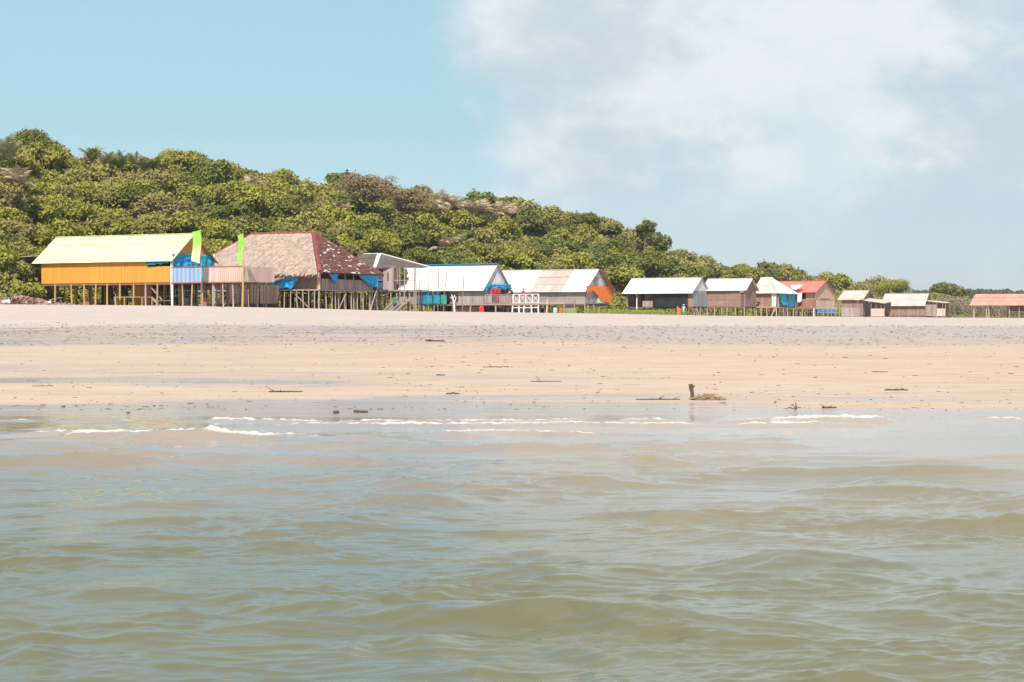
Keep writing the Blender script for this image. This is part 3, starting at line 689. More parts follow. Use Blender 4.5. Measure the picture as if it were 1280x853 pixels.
clutter(h, -L*.75, -.8, .8, W, zf-.2, 34, 4)
m = MB(); planks_x(m, -L, 0, W-.05, h.gl(-2, W)-.2, zf-.2, .35, .05, miss=.3); m.build('added_dark_backing', darkp, h.o)  # made-up dark boards that darken the space beneath the thatched hut
# ---- hut 3: low brown shed with open pole porch
h = Hut('shed', 'dark sheet roofed shed with a white roof strip, between the thatched and white huts', 479, 199, 24)
W = 5.6; L = 3.6; zf = h.z(362); ze = h.z(334.5); zr = h.z(317, W/2); xo = h.X(520)
m = MB(); r1 = h.X(457)
roof_slope(m, -4.4, h.X(470), -0.6, ze, W/2+0.6, zr, x0b=-4.0, x1b=h.X(452), rows=3, wd=0.9); m.build('roof_slope', brown_sheet, h.o)
m = MB(); m.slab((h.X(470), -0.62, ze+0.03), (h.X(474), -0.62, ze+0.03), (h.X(457), W/2+.55, zr+0.03), (h.X(452), W/2+.55, zr+0.03), 0.05); m.build('white_roof_strip', white_sheet, h.o)
m = MB(); E0 = Vector((h.X(474), -0.62, ze)); E1 = Vector((xo, 1.2, ze-0.05)); T0 = Vector((h.X(457), W/2+.55, zr)); T1 = Vector((xo+.3, 2.6, ze+0.02))
n = 7
for i in range(n):
    for j in range(3):
        u0, u1, v0, v1 = i/n, (i+.99)/n, j/3, (j+1)/3
        f = lambda u, v: E0.lerp(E1, u).lerp(T0.lerp(T1, u), v)+Vector((0, 0, 0.02*j))
        m.slab(f(u0, v0), f(u1, v0), f(u1, v1), f(u0, v1), 0.03)
m.build('roof_slope', brown_sheet, h.o)
m = MB(); m.bar(T0+Vector((0, 0, .05)), T1+Vector((0, 0, .06)), 0.14, 0.06); m.bar((-4.0, W/2+.6, zr+.05), T0+Vector((0, 0, .05)), 0.14, 0.06); m.build('ridge_cap', whitep, h.o)
m = MB(); planks_x(m, h.X(479), h.X(492), 0.0, zf-0.3, ze, 0.25); m.build('wall', greyp, h.o)
m = MB(); planks_x(m, -4, h.X(466), 0.3, zf, ze, 0.25); m.build('wall', brownp, h.o)
m = MB(); planks_x(m, -4, h.X(466), W, zf, ze+.2, 0.25); m.build('wall', brownp, h.o)
m = MB(); planks_y(m, h.X(492), 0, 0.6, zf, ze-0.1, 0.25); m.build('wall', brownp, h.o)
for a_, b_ in ((466.5, 471.5), (472.5, 478.5)):
    m = MB(); m.box((h.X(a_), 0.02, zf+0.1), (h.X(b_), 0.08, ze-0.1)); m.build('shutter', plank_mat('dark_blue_boards', (0.03, 0.06, 0.11), (0.05, 0.1, 0.17), 0.3), h.o)
m = MB(); m.box((h.X(484.3), -0.06, h.z(351)), (h.X(486), -0.02, h.z(341))); m.build('window', darkp, h.o)
m = MB(); m.box((-4.2, 0, zf-0.12), (h.X(520), 3.0, zf-0.05)); m.build('floor', darkp, h.o)
m = MB(); m.bar((h.X(465), -0.05, zf-.1), (h.X(520), -0.05, zf-.1), 0.12); m.bar((h.X(465), -.08, h.z(350.5)), (h.X(479), -.08, h.z(350.5)), 0.07); m.bar((h.X(492), -0.05, h.z(351)), (h.X(520), -0.05, h.z(351)), 0.08); m.build('rail', weath, h.o)
for px in (466, 472, 500, 506, 518.5, 520): h.post(h.X(px), -0.05, ze-0.02, 0.06, postm)
for px in (470, 476, 482, 488, 495, 511): h.post(h.X(px), 0.1, zf-0.1, 0.065, postm)
stilts(h, np.linspace(-3.8, xo-.5, 6), [1.6, W-0.4], zf-0.12, 0.07, postd, 0.3)
m = MB()
for k_ in range(2):
    x = h.X(499)+k_*0.9; m.bar((x-1.1, -1.5, 0.05), (x, -0.2, 1.5), 0.26, 0.06); m.bar((x-0.6, -1.45, 0.05), (x+.5, -0.2, 1.45), 0.08, 0.2)
m.build('leaning_board', weath, h.o)

# ---- hut 4: white roof with teal ridge, blue and red tarps in the gable
h = Hut('white_roofed_hut', 'white roofed stilt hut with a teal ridge and blue and red tarps below its gable', 605, 236)
L = -h.X(496); W = h.W(636); zf = h.z(380); ze = h.z(358.5); zr = h.z(330.5, W/2)
zo = gable_hut(h, L, W, zf, ze, zr, None, None, brownp, white_sheet, ox=0.2, ol=0.7, oy=0.55, rows=3, gable_mat=greys, gz0=h.z(357, 2), bmat=greyp)
m = MB(); m.bar((-L-.6, W/2-.1, zr+.06), (.25, W/2-.1, zr+.06), 0.5, 0.1); m.build('teal_ridge_cap', tealt, h.o)
m = MB(); planks_y(m, 0.12, W*0.25, W*0.75, ze+.02, lambda y: ze+0.1+max(0, (zr-ze)*0.62*(1-abs(y-W/2)/(W*.25))), 0.2, 0.0); m.build('gable_panel', whitet, h.o)
cloth(h.o, 'teal_tarp_wall', tealt, (h.X(521), -0.1, zo+.1), (h.X(551), -0.1, zo+.1), (h.X(521), -0.12, zf-.0), (h.X(551), -0.12, zf-.0), seed=21)
cloth(h.o, 'green_tarp_strip', cloth_mat('sea_green_tarp', (0.01, 0.26, 0.2), (0.02, 0.33, 0.25)), (h.X(552), -0.1, h.z(368)), (h.X(559), -0.1, h.z(366)), (h.X(552), -0.1, zf), (h.X(559), -0.1, zf), seed=22)
m = MB(); planks_x(m, -L, h.X(520), 0, zf, ze-.1, 0.25); m.build('wall', greyp, h.o)
m = MB(); boards_x(m, h.X(560), h.X(574), 0.5, zf, ze-.1); planks_x(m, -L, h.X(560), 1.2, zf, ze-.1, 0.25); m.build('inner_wall', brownp, h.o)
m = MB(); planks_x(m, h.X(573), -0.02, -0.02, zf-.1, h.z(364.5), 0.22); m.build('wall', greyp, h.o)
m = MB(); planks_y(m, -1.6, 0.1, W-.1, zf, ze, 0.25); m.build('inner_wall', plank_mat('pale_inner_boards', (.4, .42, .45), (.55, .56, .58), .2), h.o)
cloth(h.o, 'blue_valance', bluet, (0.3, -0.1, h.z(355.5)), (0.3, W, h.z(355.5, W)), (0.3, -0.1, h.z(362.5)), (0.3, W, h.z(361, W)), seed=23, edge=0.5, wav=.1)
cloth(h.o, 'blue_valance', bluet, (0.32, -0.12, h.z(357)), (0.32, 0.5, h.z(358)), (0.32, -0.1, h.z(367)), (0.32, 0.25, h.z(369)), seed=24)
cloth(h.o, 'red_cloth', redt, (0.4, 1.0, h.z(361, 1)), (0.4, 3.6, h.z(362, 3)), (0.42, 0.8, h.z(369, 1)), (0.42, 3.5, h.z(369, 3)), seed=25, sag=-0.25)
cloth(h.o, 'red_cloth', redt, (1.2, .7, h.z(370, 1)), (1.2, 2.9, h.z(370, 3)), (1.22, .8, h.z(376, 1)), (1.22, 2.6, h.z(376, 3)), seed=26)
# its terrace
m = MB(); planks_x(m, -L, 3, W-.05, h.gl(-2, W)-.2, zf-.2, .35, .05, miss=.25); m.build('added_dark_backing', darkp, h.o)  # invented dark backing, deepens the gloom under hut and terrace
clutter(h, -L+.5, h.X(660), .4, 4, zf-.2, 22, 5)
xd = h.X(674); zt = h.z(368.5); m = MB()
m.box((0, -0.1, zf-.14), (xd, 3.5, zf-.05)); m.build('deck', greyp, h.o)
m = MB(); m.bar((h.X(572), -.15, zf-.08), (xd, -.15, zf-.08), 0.16, 0.2); m.build('deck_beam', weath, h.o)
railing(h, 0.1, h.X(641), -0.1, zf, zt, weath, 0.2); railing(h, h.X(642), xd, -0.12, zf, zt, whitep, xpat=True)
m = MB(); planks_y(m, 0.6, -0.05, 0.1, zf, zt); planks_x(m, 0.15, h.X(615), -0.05, zf+.05, zt-.1, 0.3, 0.03); planks_x(m, h.X(624), h.X(640), -0.05, zf+.05, zt-.1, 0.3, 0.04); m.build('rail_boards', greyp, h.o)
for px in (567, 589, 602, 620): h.post(h.X(px), -.1, zf-.1, 0.1, postm)
for px in (641.5, 649, 656, 664.5, 673.5): h.post(h.X(px), -.12, zf-.1, 0.085, whitep)
m = MB(); m.bar((h.X(642), -.12, h.z(385)), (xd, -.12, h.z(385)), 0.08); m.build('cross_rail', whitep, h.o)
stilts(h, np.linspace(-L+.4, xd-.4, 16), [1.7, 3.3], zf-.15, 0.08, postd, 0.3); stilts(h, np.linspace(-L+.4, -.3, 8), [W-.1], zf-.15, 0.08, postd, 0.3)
for px in (500, 512, 530, 543): h.post(h.X(px), 0, zf-.1, 0.08, postm)
m = MB(); boards_x(m, h.X(560), h.X(600), 0.9, 0.05, 0.9, 0.3); m.build('lattice', weath, h.o)
# ladder-like steps and clutter rail in front
# tall bare poles standing in the sand
PW = [(525, 337, 391, .05, 'bent'), (537, 336, 391, .05, 'thin'), (549, 334, 392, .065, 'thick'), (556, 335, 392, .06, 'leaning'), (580, 342, 392, .065, 'lone dark')]
for px, y0, y1, r_, kind in PW:
    p = at(px-1.5, 226); m = MB(); topz = EYE+(HZ-y0)*226/F; b = (p.x, p.y, p.z-.3); dx = {'leaning': .35, 'bent': .1}.get(kind, .03)
    m.tube([(0, 0, -.3), (dx*.3-.06, 0, (topz-p.z)*.4), (dx*.7+.07, 0, (topz-p.z)*.75), (dx, 0, topz-p.z)], [r_*1.1, r_, r_*.85, r_*.6], 6)
    o = m.build('pole', postd); o.location = p
    tag(o, {'bent': 'crooked bare pole leftmost in front of the teal tarp wall', 'thin': 'thin bare pole second from left before the teal tarp wall',
            'thick': 'thick straight pole rising above the white roof before the teal tarp', 'leaning': 'leaning bare pole just right of the teal tarp wall',
            'lone dark': 'lone dark pole standing before the grey boarded wall of the white roofed hut'}[kind], 'pole', 'bare poles before the white roofed hut')
p = at(568.5, 226); m = MB()
m.tube([(0, 0, -.2), (-.05, 0, .9), (-.2, 0, 1.6), (-.35, 0, 2.15)], [.09, .085, .07, .04], 7)
m.tube([(-.1, 0, 1.2), (.1, 0, 1.6), (.12, .1, 1.95)], [.06, .05, .03], 6); m.tube([(-.2, 0, 1.6), (-.55, 0, 1.9)], [.05, .03], 6); m.tube([(-.2, 0, 1.7), (0, 0, 2.1)], [.05, .05], 6)
o = m.build('dead_branch', whitep); o.location = p; tag(o, 'pale forked dead branch stuck upright in the sand by the grey wall', 'branch')

# ---- hut 5: white and rusty roof, orange tarp gable
h = Hut('orange_tarp_hut', 'grey boarded stilt hut with a patched white and rusty roof and an orange tarp gable', 732, 254)
L = -h.X(615); W = h.W(762); zf = h.z(380); ze = h.z(361.5); zr = h.z(337, W/2); k = (zr-ze)/(W/2)
zo = gable_hut(h, L, W, zf, ze, zr, None, None, greyp, white_sheet, ox=0.2, ol=0.6, oy=0.5, rows=3, slope_parts=True, gable_mat=greys, back_roof=sheet_mat('red_rust_sheet', (.33, .13, .09), (.42, .2, .15), (.2, .1, .08), .5), gz0=h.z(358, 2))
xs = [(-L-.6, h.X(664), -L-.6, h.X(662)), (h.X(664), h.X(704), h.X(662), h.X(702)), (h.X(704), .2, h.X(702), .2)]
m = MB(); roof_slope(m, .2, .75, W+.5, zo, W/2, zr, rows=3); m.build('roof_slope', MC['red_rust_sheet'], h.o)
for i, (a, b, c_, d_) in enumerate(xs):
    m = MB(); roof_slope(m, a, b, -.5, zo, W/2, zr, rows=3, x0b=c_, x1b=d_)
    o = m.build('roof_slope', [white_sheet, rust_sheet, white_sheet][i], h.o)
    if i == 1: o['label'] = 'rusty brown patch of roof'
m = MB(); boards_x(m, -L, -0.03, 0, zf, ze, 0.3); m.build('wall', greyp, h.o)
m = MB(); planks_y(m, 0, .05, W-.05, zf, ze, .25); m.build('wall', greyp, h.o)
m = MB(); m.box((.03, W*.33, ze+.15), (.08, W*.5, ze+k*W*.33-.1)); m.build('gable_panel', greyp, h.o)
def poly_cloth(parent, name, mat, pts, t=.03):
    m = MB(); n = len(pts); m.v = [tuple(p) for p in pts]; m.f = [tuple(range(n))]; o = m.build(name, mat, parent)
    s = o.modifiers.new('thickness', 'SOLIDIFY'); s.thickness = t; return o
wz = lambda py, y: h.z(py, y)
poly_cloth(h.o, 'orange_tarp', oranget, [(.2, -.15, wz(358.5, 0)+.1), (.2, W+.1, wz(358.5, W)), (.2, W+.05, wz(379, W)), (.2, W*.62, wz(377, 4)), (.2, W*.42, wz(369, 3)), (.2, W*.25, wz(363, 2)), (.2, .1, wz(367, 0))])
poly_cloth(h.o, 'pale_sheet', whitet, [(.12, W*.48, wz(370, 3)), (.12, W*.75, wz(379, 5)), (.12, W*.42, wz(379, 3))])
for px in (662, 675, 684, 705, 718, 731): h.post(h.X(px), 0, zf-.05, .085, postm)
stilts(h, np.linspace(-L+.5, -.3, 8), [2, W-.2], zf-.12, .08, postd, .3); stilts(h, [0], np.linspace(.8, W, 5), zf-.1, .08, postm, .02)
clutter(h, -L+.5, -1, .5, W, zf-.1, 14, 6)
m = MB(); m.bar((h.X(687), -.6, 2.0), (h.X(690), -1.6, 0), .12); m.build('leaning_pole', tanp, h.o)
m = MB(); boards_x(m, h.X(705), h.X(719), .3, .1, zf-.3, .3); m.build('lower_wall', greyp, h.o)

# ---- hut 6: white roof, black tarp
h = Hut('black_tarp_hut', 'white roofed stilt hut with a large black tarp across its front and an open porch', 866, 282)
L = -h.X(783); W = h.W(886); zf = h.z(383.5); ze = h.z(363.5); zr = h.z(347.5, W/2)
zo = gable_hut(h, L, W, zf, ze, zr, None, bluegrey, brownp, white_sheet, ox=0.15, ol=.5, oy=.6, rows=3, gable_mat=greys, bmat=weath)
m = MB(); planks_x(m, -L, h.X(816), 1.6, zf, ze, .25, .02, miss=.25); m.build('inner_wall', brownp, h.o)
m = MB(); planks_x(m, h.X(803), h.X(816), 0, zf, h.z(376), .25); m.build('wall', weath, h.o)
m = MB(); planks_x(m, h.X(859), 0, 0, zf, ze, .2); m.build('wall', brownp, h.o)
cloth(h.o, 'black_tarp', blackt, (h.X(816.5), -.08, ze-.05), (h.X(860), -.08, ze-.05), (h.X(816.5), -.14, zf-.1), (h.X(860), -.14, zf-.1), seed=31, nu=20)
m = MB(); m.box((h.X(804), .0, h.z(381.5)), (h.X(809), .1, h.z(377))); m.build('sill_panel', whitep, h.o)
for px in (784, 796): h.post(h.X(px), 0, ze-.05, .09, whitep if px == 796 else postm)
for px in (816, 828, 840, 860, 866): h.post(h.X(px), .1, zf-.1, .09, postd)
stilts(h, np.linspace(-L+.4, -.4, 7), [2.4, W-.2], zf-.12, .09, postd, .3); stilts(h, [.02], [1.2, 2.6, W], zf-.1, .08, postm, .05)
for px in (784, 797):
    m = MB(); x = h.X(px); m.box((x-.25, -.2, h.gl(x, 0)-.2), (x+.25, .3, zf-.3)); m.build('pier', darkp, h.o)
m = MB(); m.bar((0, -.1, 0), (.9, -.5, zf+.1), .07); m.bar((.2, .8, 1.3), (.9, .3, .0), .07); m.build('brace', postm, h.o)

# ---- hut 7: plain brown boards under white sheets
h = Hut('brown_boarded_hut', 'plain brown boarded stilt hut with a white sheet roof right of the black tarp hut', 931, 284)
L = -h.X(880); W = h.W(945); zf = h.z(383.5); ze = h.z(361); zr = h.z(348.5, W/2)
gable_hut(h, L, W, zf, ze, zr, None, pinkp if False else brownp, brownp, white_sheet, ox=.35, ol=.3, oy=.4, rows=2, bmat=weath)
m = MB(); boards_x(m, -L, h.X(926.5), 0, zf, ze, .28); m.build('wall', brownp, h.o)
m = MB(); m.box((h.X(926.6), .02, zf), (h.X(930), .08, ze-.5)); m.build('door', darkp, h.o)
m = MB(); planks_x(m, h.X(930), 0.02, 0, zf, ze, .15); m.build('wall', brownp, h.o)
m = MB(); m.box((h.X(925), -.12, h.z(366)), (h.X(930), -.05, h.z(363.5))); m.build('sign_board', whitep, h.o)
for px in (884, 893, 902, 909, 919, 930): h.post(h.X(px), .05, zf-.1, .1, postm)
stilts(h, np.linspace(-L+.4, -.4, 5), [1.8, W-.2], zf-.12, .08, postd, .3)
m = MB(); m.bar((h.X(879), -.4, 1.6), (h.X(884), -.9, -.05), .1); m.build('brace', postm, h.o)

# ---- hut 8: hipped pale roof, turquoise tarps
h = Hut('turquoise_tarp_hut', 'hip roofed stilt hut with pale sheets and bright turquoise tarps on its terrace', 974, 288)
L = -h.X(943); W = h.W(994); zf = h.z(384); ze = h.z(366); zr = h.z(347, W/2); zo = ze-.1
a0 = (-L-.3, -.5, zo); a1 = (.3, -.5, zo); c1 = (.6, W+.3, zo-.05); b1 = (-2.4, W/2, zr); b0 = (-L-.3, W/2, zr); c0 = (-L-.3, W+.4, zo)
m = MB(); roof_slope(m, a0[0], a1[0], -.5, zo, W/2, zr, x1b=b1[0], rows=2, wd=.9); m.build('roof_slope', pale_sheet, h.o)
m = MB(); m.slab(a1, c1, b1, b1, .04); m.build('roof_hip', sheet_mat('cream_roof_sheet', (.62, .56, .50), (.68, .62, .56), (.45, .35, .28), .25), h.o)
m = MB(); m.slab(c1, c0, b0, b1, .04); m.build('roof_slope', pale_sheet, h.o)
m = MB(); m.bar(a1, b1, .2, .08); m.bar(b0, b1, .15, .08); m.build('ridge_cap', whitep, h.o)
m = MB(); planks_x(m, -L, h.X(965), 0, zf, ze, .2, .02); m.build('wall', brownp, h.o)
m = MB(); planks_x(m, -L, 0, W, zf, ze); m.build('wall', brownp, h.o)
m = MB(); m.box((-L, 0, zf-.12), (0, W, zf-.05)); m.box((-L-3, -1.6, zf-.1), (.2, 0, zf-.04)); m.build('deck', tanp, h.o)
cloth(h.o, 'white_tarp', whitet, (h.X(964), -.08, ze), (h.X(971), -.08, ze), (h.X(965), -.1, zf), (h.X(970), -.1, zf), seed=41)
m = MB(); planks_y(m, -.4, .2, W-.3, zf, ze, .2); m.build('inner_wall', plank_mat('grey_blue_boards', (.3, .33, .36), (.45, .48, .5), .2), h.o)
cloth(h.o, 'turquoise_tarp', cyant, (0.05, .0, ze-.05), (.05, W*.45, ze-.05), (.1, .9, h.z(381, 1)), (.1, W*.5, h.z(383, 3)), seed=42)
cloth(h.o, 'turquoise_tarp', cyant, (0.05, W*.5, ze-.05), (.05, W, ze-.05), (.1, W*.55, h.z(383.5, 3)), (.1, W*.95, h.z(383, 5)), seed=43)
for px in (965, 973.5): h.post(h.X(px), -.05, ze, .07, postm)
for y in (W*.48, W): h.post(.15, y, ze, .1, postd)
for px in (950, 956, 963, 975): h.post(h.X(px), -1.5, zf-.05, .07, tanp)
for y in (1.5, 3, W-1): h.post(.1, y, zf-.1, .08, postm)
stilts(h, np.linspace(-L+.3, -.3, 4), [.1, 2.5, W-.1], zf-.12, .08, postd, .3)
m = MB(); m.bar((h.X(969), -1.7, 0), (h.X(974), -1.5, zf-.1), .12); m.bar((h.X(947), -1.7, zf-.1), (h.X(951), -1.5, zf+.6), .08); m.bar((-L-3, -1.6, zf-.02), (.3, -1.6, zf-.02), .1); m.build('brace', tanp, h.o)
h8 = h
# ---- hut 9: red roof
h = Hut('red_roofed_hut', 'stilt hut with a bright red sheet roof and tan boarded gable', 1019, 296)
L = -h.X(962); W = h.W(1043); zf = h.z(386); ze = h.z(364.5); zr = h.z(351.5, W/2)
gable_hut(h, L, W, zf, ze, zr, None, None, redp, red_sheet, ox=.2, ol=.2, oy=.35, rows=2, gable_mat=tanp, bmat=redp)
m = MB(); planks_x(m, -L, 0, 0, zf, h.z(374), .2); m.build('wall', redp, h.o)
m = MB(); planks_x(m, h.X(1006), -.1, .4, h.z(374), ze, .3); m.build('inner_wall', pinkp, h.o)
m = MB(); planks_y(m, 0, .03, W-.03, h.z(375, 2), ze, .25); m.build('upper_wall', tanp, h.o)
m = MB(); planks_y(m, .06, .03, W-.03, zf-.1, h.z(375.5, 2), .25); m.build('lower_wall', pinkp, h.o)
m = MB(); m.box((.05, W*.25, h.z(373, 2)), (.09, W*.7, h.z(369, 2))); m.build('hatch', pinkp, h.o)
cloth(h.o, 'blue_tarp', bluet, (.2, .3, zf-.15), (.2, W-.2, zf-.15), (.25, .3, .6), (.25, W-.4, .5), seed=51, edge=.6)
cloth(h.o, 'white_awning', whitet, (h.X(985), 1.0, h.z(356, 1)), (h.X(1004), .3, h.z(356, 1)), (h.X(993), -1.0, h.z(361.5)), (h.X(1000), -1.0, h.z(361.5)), seed=52)
cloth(h.o, 'white_tarp', whitet, (h.X(998), -.5, h.z(366)), (h.X(1004), -.4, h.z(366)), (h.X(998), -.5, h.z(379)), (h.X(1003), -.4, h.z(377)), seed=53)
for px in (1003, 1017.5): h.post(h.X(px), -.04, zf+.1, .08, whitep if px > 1010 else postm)
stilts(h, np.linspace(-L+.4, -.2, 6), [.1, 2.4, W-.2], zf-.12, .08, postd, .2); stilts(h, [.05], [1.2, 2.6, 4, W], zf-.1, .08, postm, .03)
m = MB(); x0, x1 = .5, 6.0
for zz in (.6, 1.25): m.bar((x0, -.3, zz), (x1, -.3, zz), .06)
m.build('fence_rail', postm, h.o)
for px in (1029, 1037, 1041.5, 1048, 1054, 1060): h.post(h.X(px)*.82+.3, -.3, 1.35, .05, postm)
m = MB(); m.slab((3.3, .5, h.z(374)+.1), (6.6, .3, h.z(376.5)+.1), (6.6, 2.8, h.z(375.5)+.3), (3.0, 3, h.z(374)+.3), .05); m.build('awning', pale_sheet, h.o)
for x in (3.6, 6.3): h.post(x, .6, h.z(376), .06, postm)

# ---- hut 10: low weathered hut with lean-to
h = Hut('weathered_hut', 'low weathered hut with a pale brown roof and lean-to, right of the red roof', 1078, 318, 24)
L = -h.X(1052); W = 7.5; zf = .35; ze = h.z(373.5); zr = h.z(363.2, W/2)
gable_hut(h, L, W, zf, ze, zr, brownp, None, brownp, pale_sheet, ox=.2, ol=.6, oy=.5, rows=2, gable_mat=redp, bmat=weath)
m = MB(); planks_y(m, 0, .03, W, zf, ze, .25); m.build('wall', greyp, h.o)
m = MB(); planks_x(m, -L, -.4, -.05, .2, h.z(385), .3); m.build('lower_wall', greyp, h.o)
x1 = h.X(1107)
m = MB(); m.slab((-.2, -.2, h.z(375)), (x1, -.5, h.z(379.5)), (x1+.2, 4, h.z(378)+.2), (.2, 4, h.z(374)+.2), .06); m.build('lean_to_roof', pale_sheet, h.o)
m = MB(); planks_x(m, h.X(1089), x1-.2, 0, .2, h.z(386), .25); m.build('lean_to_wall', pinkp, h.o)
for px in (1089, 1095, 1101, 1106): h.post(h.X(px), 0, h.z(378.5), .05, postm)
m = MB(); planks_x(m, .2, x1, 3.8, .2, h.z(378), .25); m.build('back_wall', brownp, h.o)
stilts(h, np.linspace(-L, x1, 6), [.1], zf, .09, postd)

# ---- hut 11: long low hut
h = Hut('long_low_hut', 'long low boarded hut with a streaked pale sheet roof, left of the brown scrub', 1156, 330, 22)
L = -h.X(1104); W = 6.5; zf = .3; ze = h.z(380.5); zr = h.z(367, W/2)
gable_hut(h, L, W, zf, ze, zr, brownp, None, brownp, pale_sheet, ox=.1, ol=.4, oy=.5, rows=2, bmat=weath)
m = MB(); planks_y(m, 0, .03, W, zf, ze, .25); m.build('wall', brownp, h.o)
x1 = h.X(1182)
m = MB(); m.slab((.1, .2, h.z(376)), (x1+.2, -.2, h.z(379)), (x1+.2, 3.5, h.z(378)), (.1, 3.5, h.z(375)), .06); m.build('lean_to_roof', pale_sheet, h.o)
m = MB(); planks_x(m, .1, h.X(1171), .1, .2, h.z(381), .25); m.build('lean_to_wall', weath, h.o)
m = MB(); planks_x(m, .1, x1, 3.4, .2, h.z(379), .25); m.build('lean_to_wall', weath, h.o)
m = MB(); planks_x(m, h.X(1171), x1, 0, .2, h.z(386), .25); m.build('pale_wall_panel', pinkp, h.o)
for px in (1171, 1178, 1182): h.post(h.X(px), 0, h.z(379), .05, postm)
for px in (1108, 1112, 1124, 1136, 1148): h.post(h.X(px), -.08, ze-.3, .06, postm)
stilts(h, np.linspace(-L, x1, 7), [.1], zf, .09, postd)

# ---- pavilion at the right edge
h = Hut('open_pavilion', 'open pole pavilion with a salmon red roof at the right edge of the beach', 1330, 352, 12)
L = -h.X(1217); W = 7; ze = h.z(379); zr = h.z(367.5, W/2)
zo = ze-.4
m = MB(); roof_slope(m, -L-.8, .8, -.6, zo, W/2, zr, x0b=-L+.4, rows=3); m.build('roof_slope', salmon_sheet, h.o)
m = MB(); roof_slope(m, -L-.8, .8, W+.6, zo, W/2, zr, x0b=-L+.4, rows=3); m.build('roof_slope', salmon_sheet, h.o)
m = MB(); m.box((-L, 0, h.z(392.3)), (0, W, h.z(391.2))); m.build('deck', darkp, h.o)
m = MB(); planks_x(m, h.X(1262), 0, W*.6, h.z(390, 4), h.z(380, 4), .3); m.build('wall', tanp, h.o)
for px, r_ in ((1217, .1), (1233, .14), (1236, .09), (1249, .07), (1262, .07), (1274, .08), (1290, .1), (1310, .1)):
    h.post(h.X(px), 0, ze-.2, r_, tanp if px in (1217, 1236) else postm)
for px in np.arange(1222, 1320, 9): h.post(h.X(px), .2, h.z(392), .06, postd)
stilts(h, np.linspace(-L, 0, 6), [W-.2], ze-.2, .09, postm)
m = MB(); m.bar((-L, 0, ze-.2), (0, 0, ze-.2), .12); m.bar((-L, 0, h.z(387)), (h.X(1236), 0, h.z(387)), .05); m.build('roof_beam', postd, h.o)

# ---------------------------------------------------------------- flags on the first hut's deck
for i, (px, Y, t0, t1, xl, lab) in enumerate(((251.5, 174.2, 287, 329, 10.5, 'lime green feather banner paling to yellow at its foot, before the orange hut gable'),
                                              (304.5, 172.5, 291, 331.5, 6.5, 'narrower lime green banner on a pole before the thatched roof'))):
    p = at(px, Y); s_ = Y/F; e = tag(empty('banner_flag', p), lab, 'flag', 'lime banners on the orange hut deck')
    zt = EYE+(HZ-t0)*s_-p.z; zb_ = EYE+(HZ-t1)*s_-p.z
    m = MB(); m.tube([(0, 0, -.2), (0, 0, zt*.6), (-.03, 0, zt)], [.025, .02, .012], 6); m.build('pole', postm, e)
    m = MB(); nu, nv = 8, 24
    for j in range(nv+1):
        for k_ in range(nu+1):
            u, v = k_/nu, j/nv; wd_ = xl*s_
            m.v.append((-.04-u*wd_+.08*math.sin(v*5), .10*math.sin(v*7+u*3)+.06*math.sin(u*5), zt-.02-(zt-zb_)*v-u*.22*(1-v)+u*.2*v))
    m.f = [(j*(nu+1)+k_, j*(nu+1)+k_+1, (j+1)*(nu+1)+k_+1, (j+1)*(nu+1)+k_) for j in range(nv) for k_ in range(nu)]
    bt = NT('banner_cloth'); bt.set(.6, .2)
    tcn = bt.n('ShaderNodeTexCoord'); sp_ = bt.n('ShaderNodeSeparateXYZ'); bt.l(tcn.outputs['Generated'], sp_.inputs[0])
    cA = bt.mix(bt.step(bt.math('ADD', sp_.outputs[2], bt.math('MULTIPLY', bt.noise(1.5, 2), .2)), .35, .8), (.74, .80, .42) if i == 0 else (.42, .68, .16), (.34, .64, .10)); bt.base(cA)
    tr = bt.n('ShaderNodeBsdfTranslucent'); bt.l(cA, tr.inputs[0]); ms = bt.n('ShaderNodeMixShader'); ms.inputs[0].default_value = .3
    bt.l(bt.b.outputs[0], ms.inputs[1]); bt.l(tr.outputs[0], ms.inputs[2]); bt.l(ms.outputs[0], bt.out.inputs[0])
    m.build('banner', bt.m, e, True)

# table under the first hut, blue barrel and other things by the huts
p = at(166, 180); e = tag(empty('table', p), 'long plain wooden table under the orange hut', 'table')
m = MB(); m.box((-1.6, -.4, .92), (1.9, .4, .98)); m.build('tabletop', postm, e)
for x in (-1.5, -.7, .1, .9, 1.8):
    for y in (-.35, .35): m = MB(); m.bar((x, y, -.1), (x, y, .92), .08); m.build('leg', posty, e)
bl = cloth_mat('red_plastic', (.6, .07, .05)); wl = cloth_mat('pale_green_cloth', (.35, .55, .45))
for px, Y, mt_, lab, c_ in ((701, 252, bl, 'red plastic drum under the grey boarded hut', 'drum'), (694, 252, wl, 'pale green drum beside the red one under the grey hut', 'drum'), (602, 233, redt, 'small red drum on the sand below the white roofed hut terrace', 'drum'),
                           (848.5, 278, cloth_mat('orange_plastic', (.75, .16, .05)), 'tall orange drum in the sand before the black tarp hut', 'drum')):
    p = at(px, Y); m = MB(); H_ = 1.15 if px > 840 else .85; m.tube([(0, 0, -.05), (0, 0, .08), (0, 0, H_*.5), (0, 0, H_-.06), (0, 0, H_)], [.24, .28, .3, .28, .24], 14); m.tube([(0, 0, H_*.33-.03), (0, 0, H_*.33+.03)], [.315, .315], 14); m.tube([(0, 0, H_*.66-.03), (0, 0, H_*.66+.03)], [.315, .315], 14)
    e = tag(empty('drum', p), lab, c_, 'plastic drums below the huts'); m.build('drum_body', mt_, e); m = MB(); m.tube([(0, 0, H_), (0, 0, H_+.04)], [.25, .22], 14); m.build('lid', mt_, e)
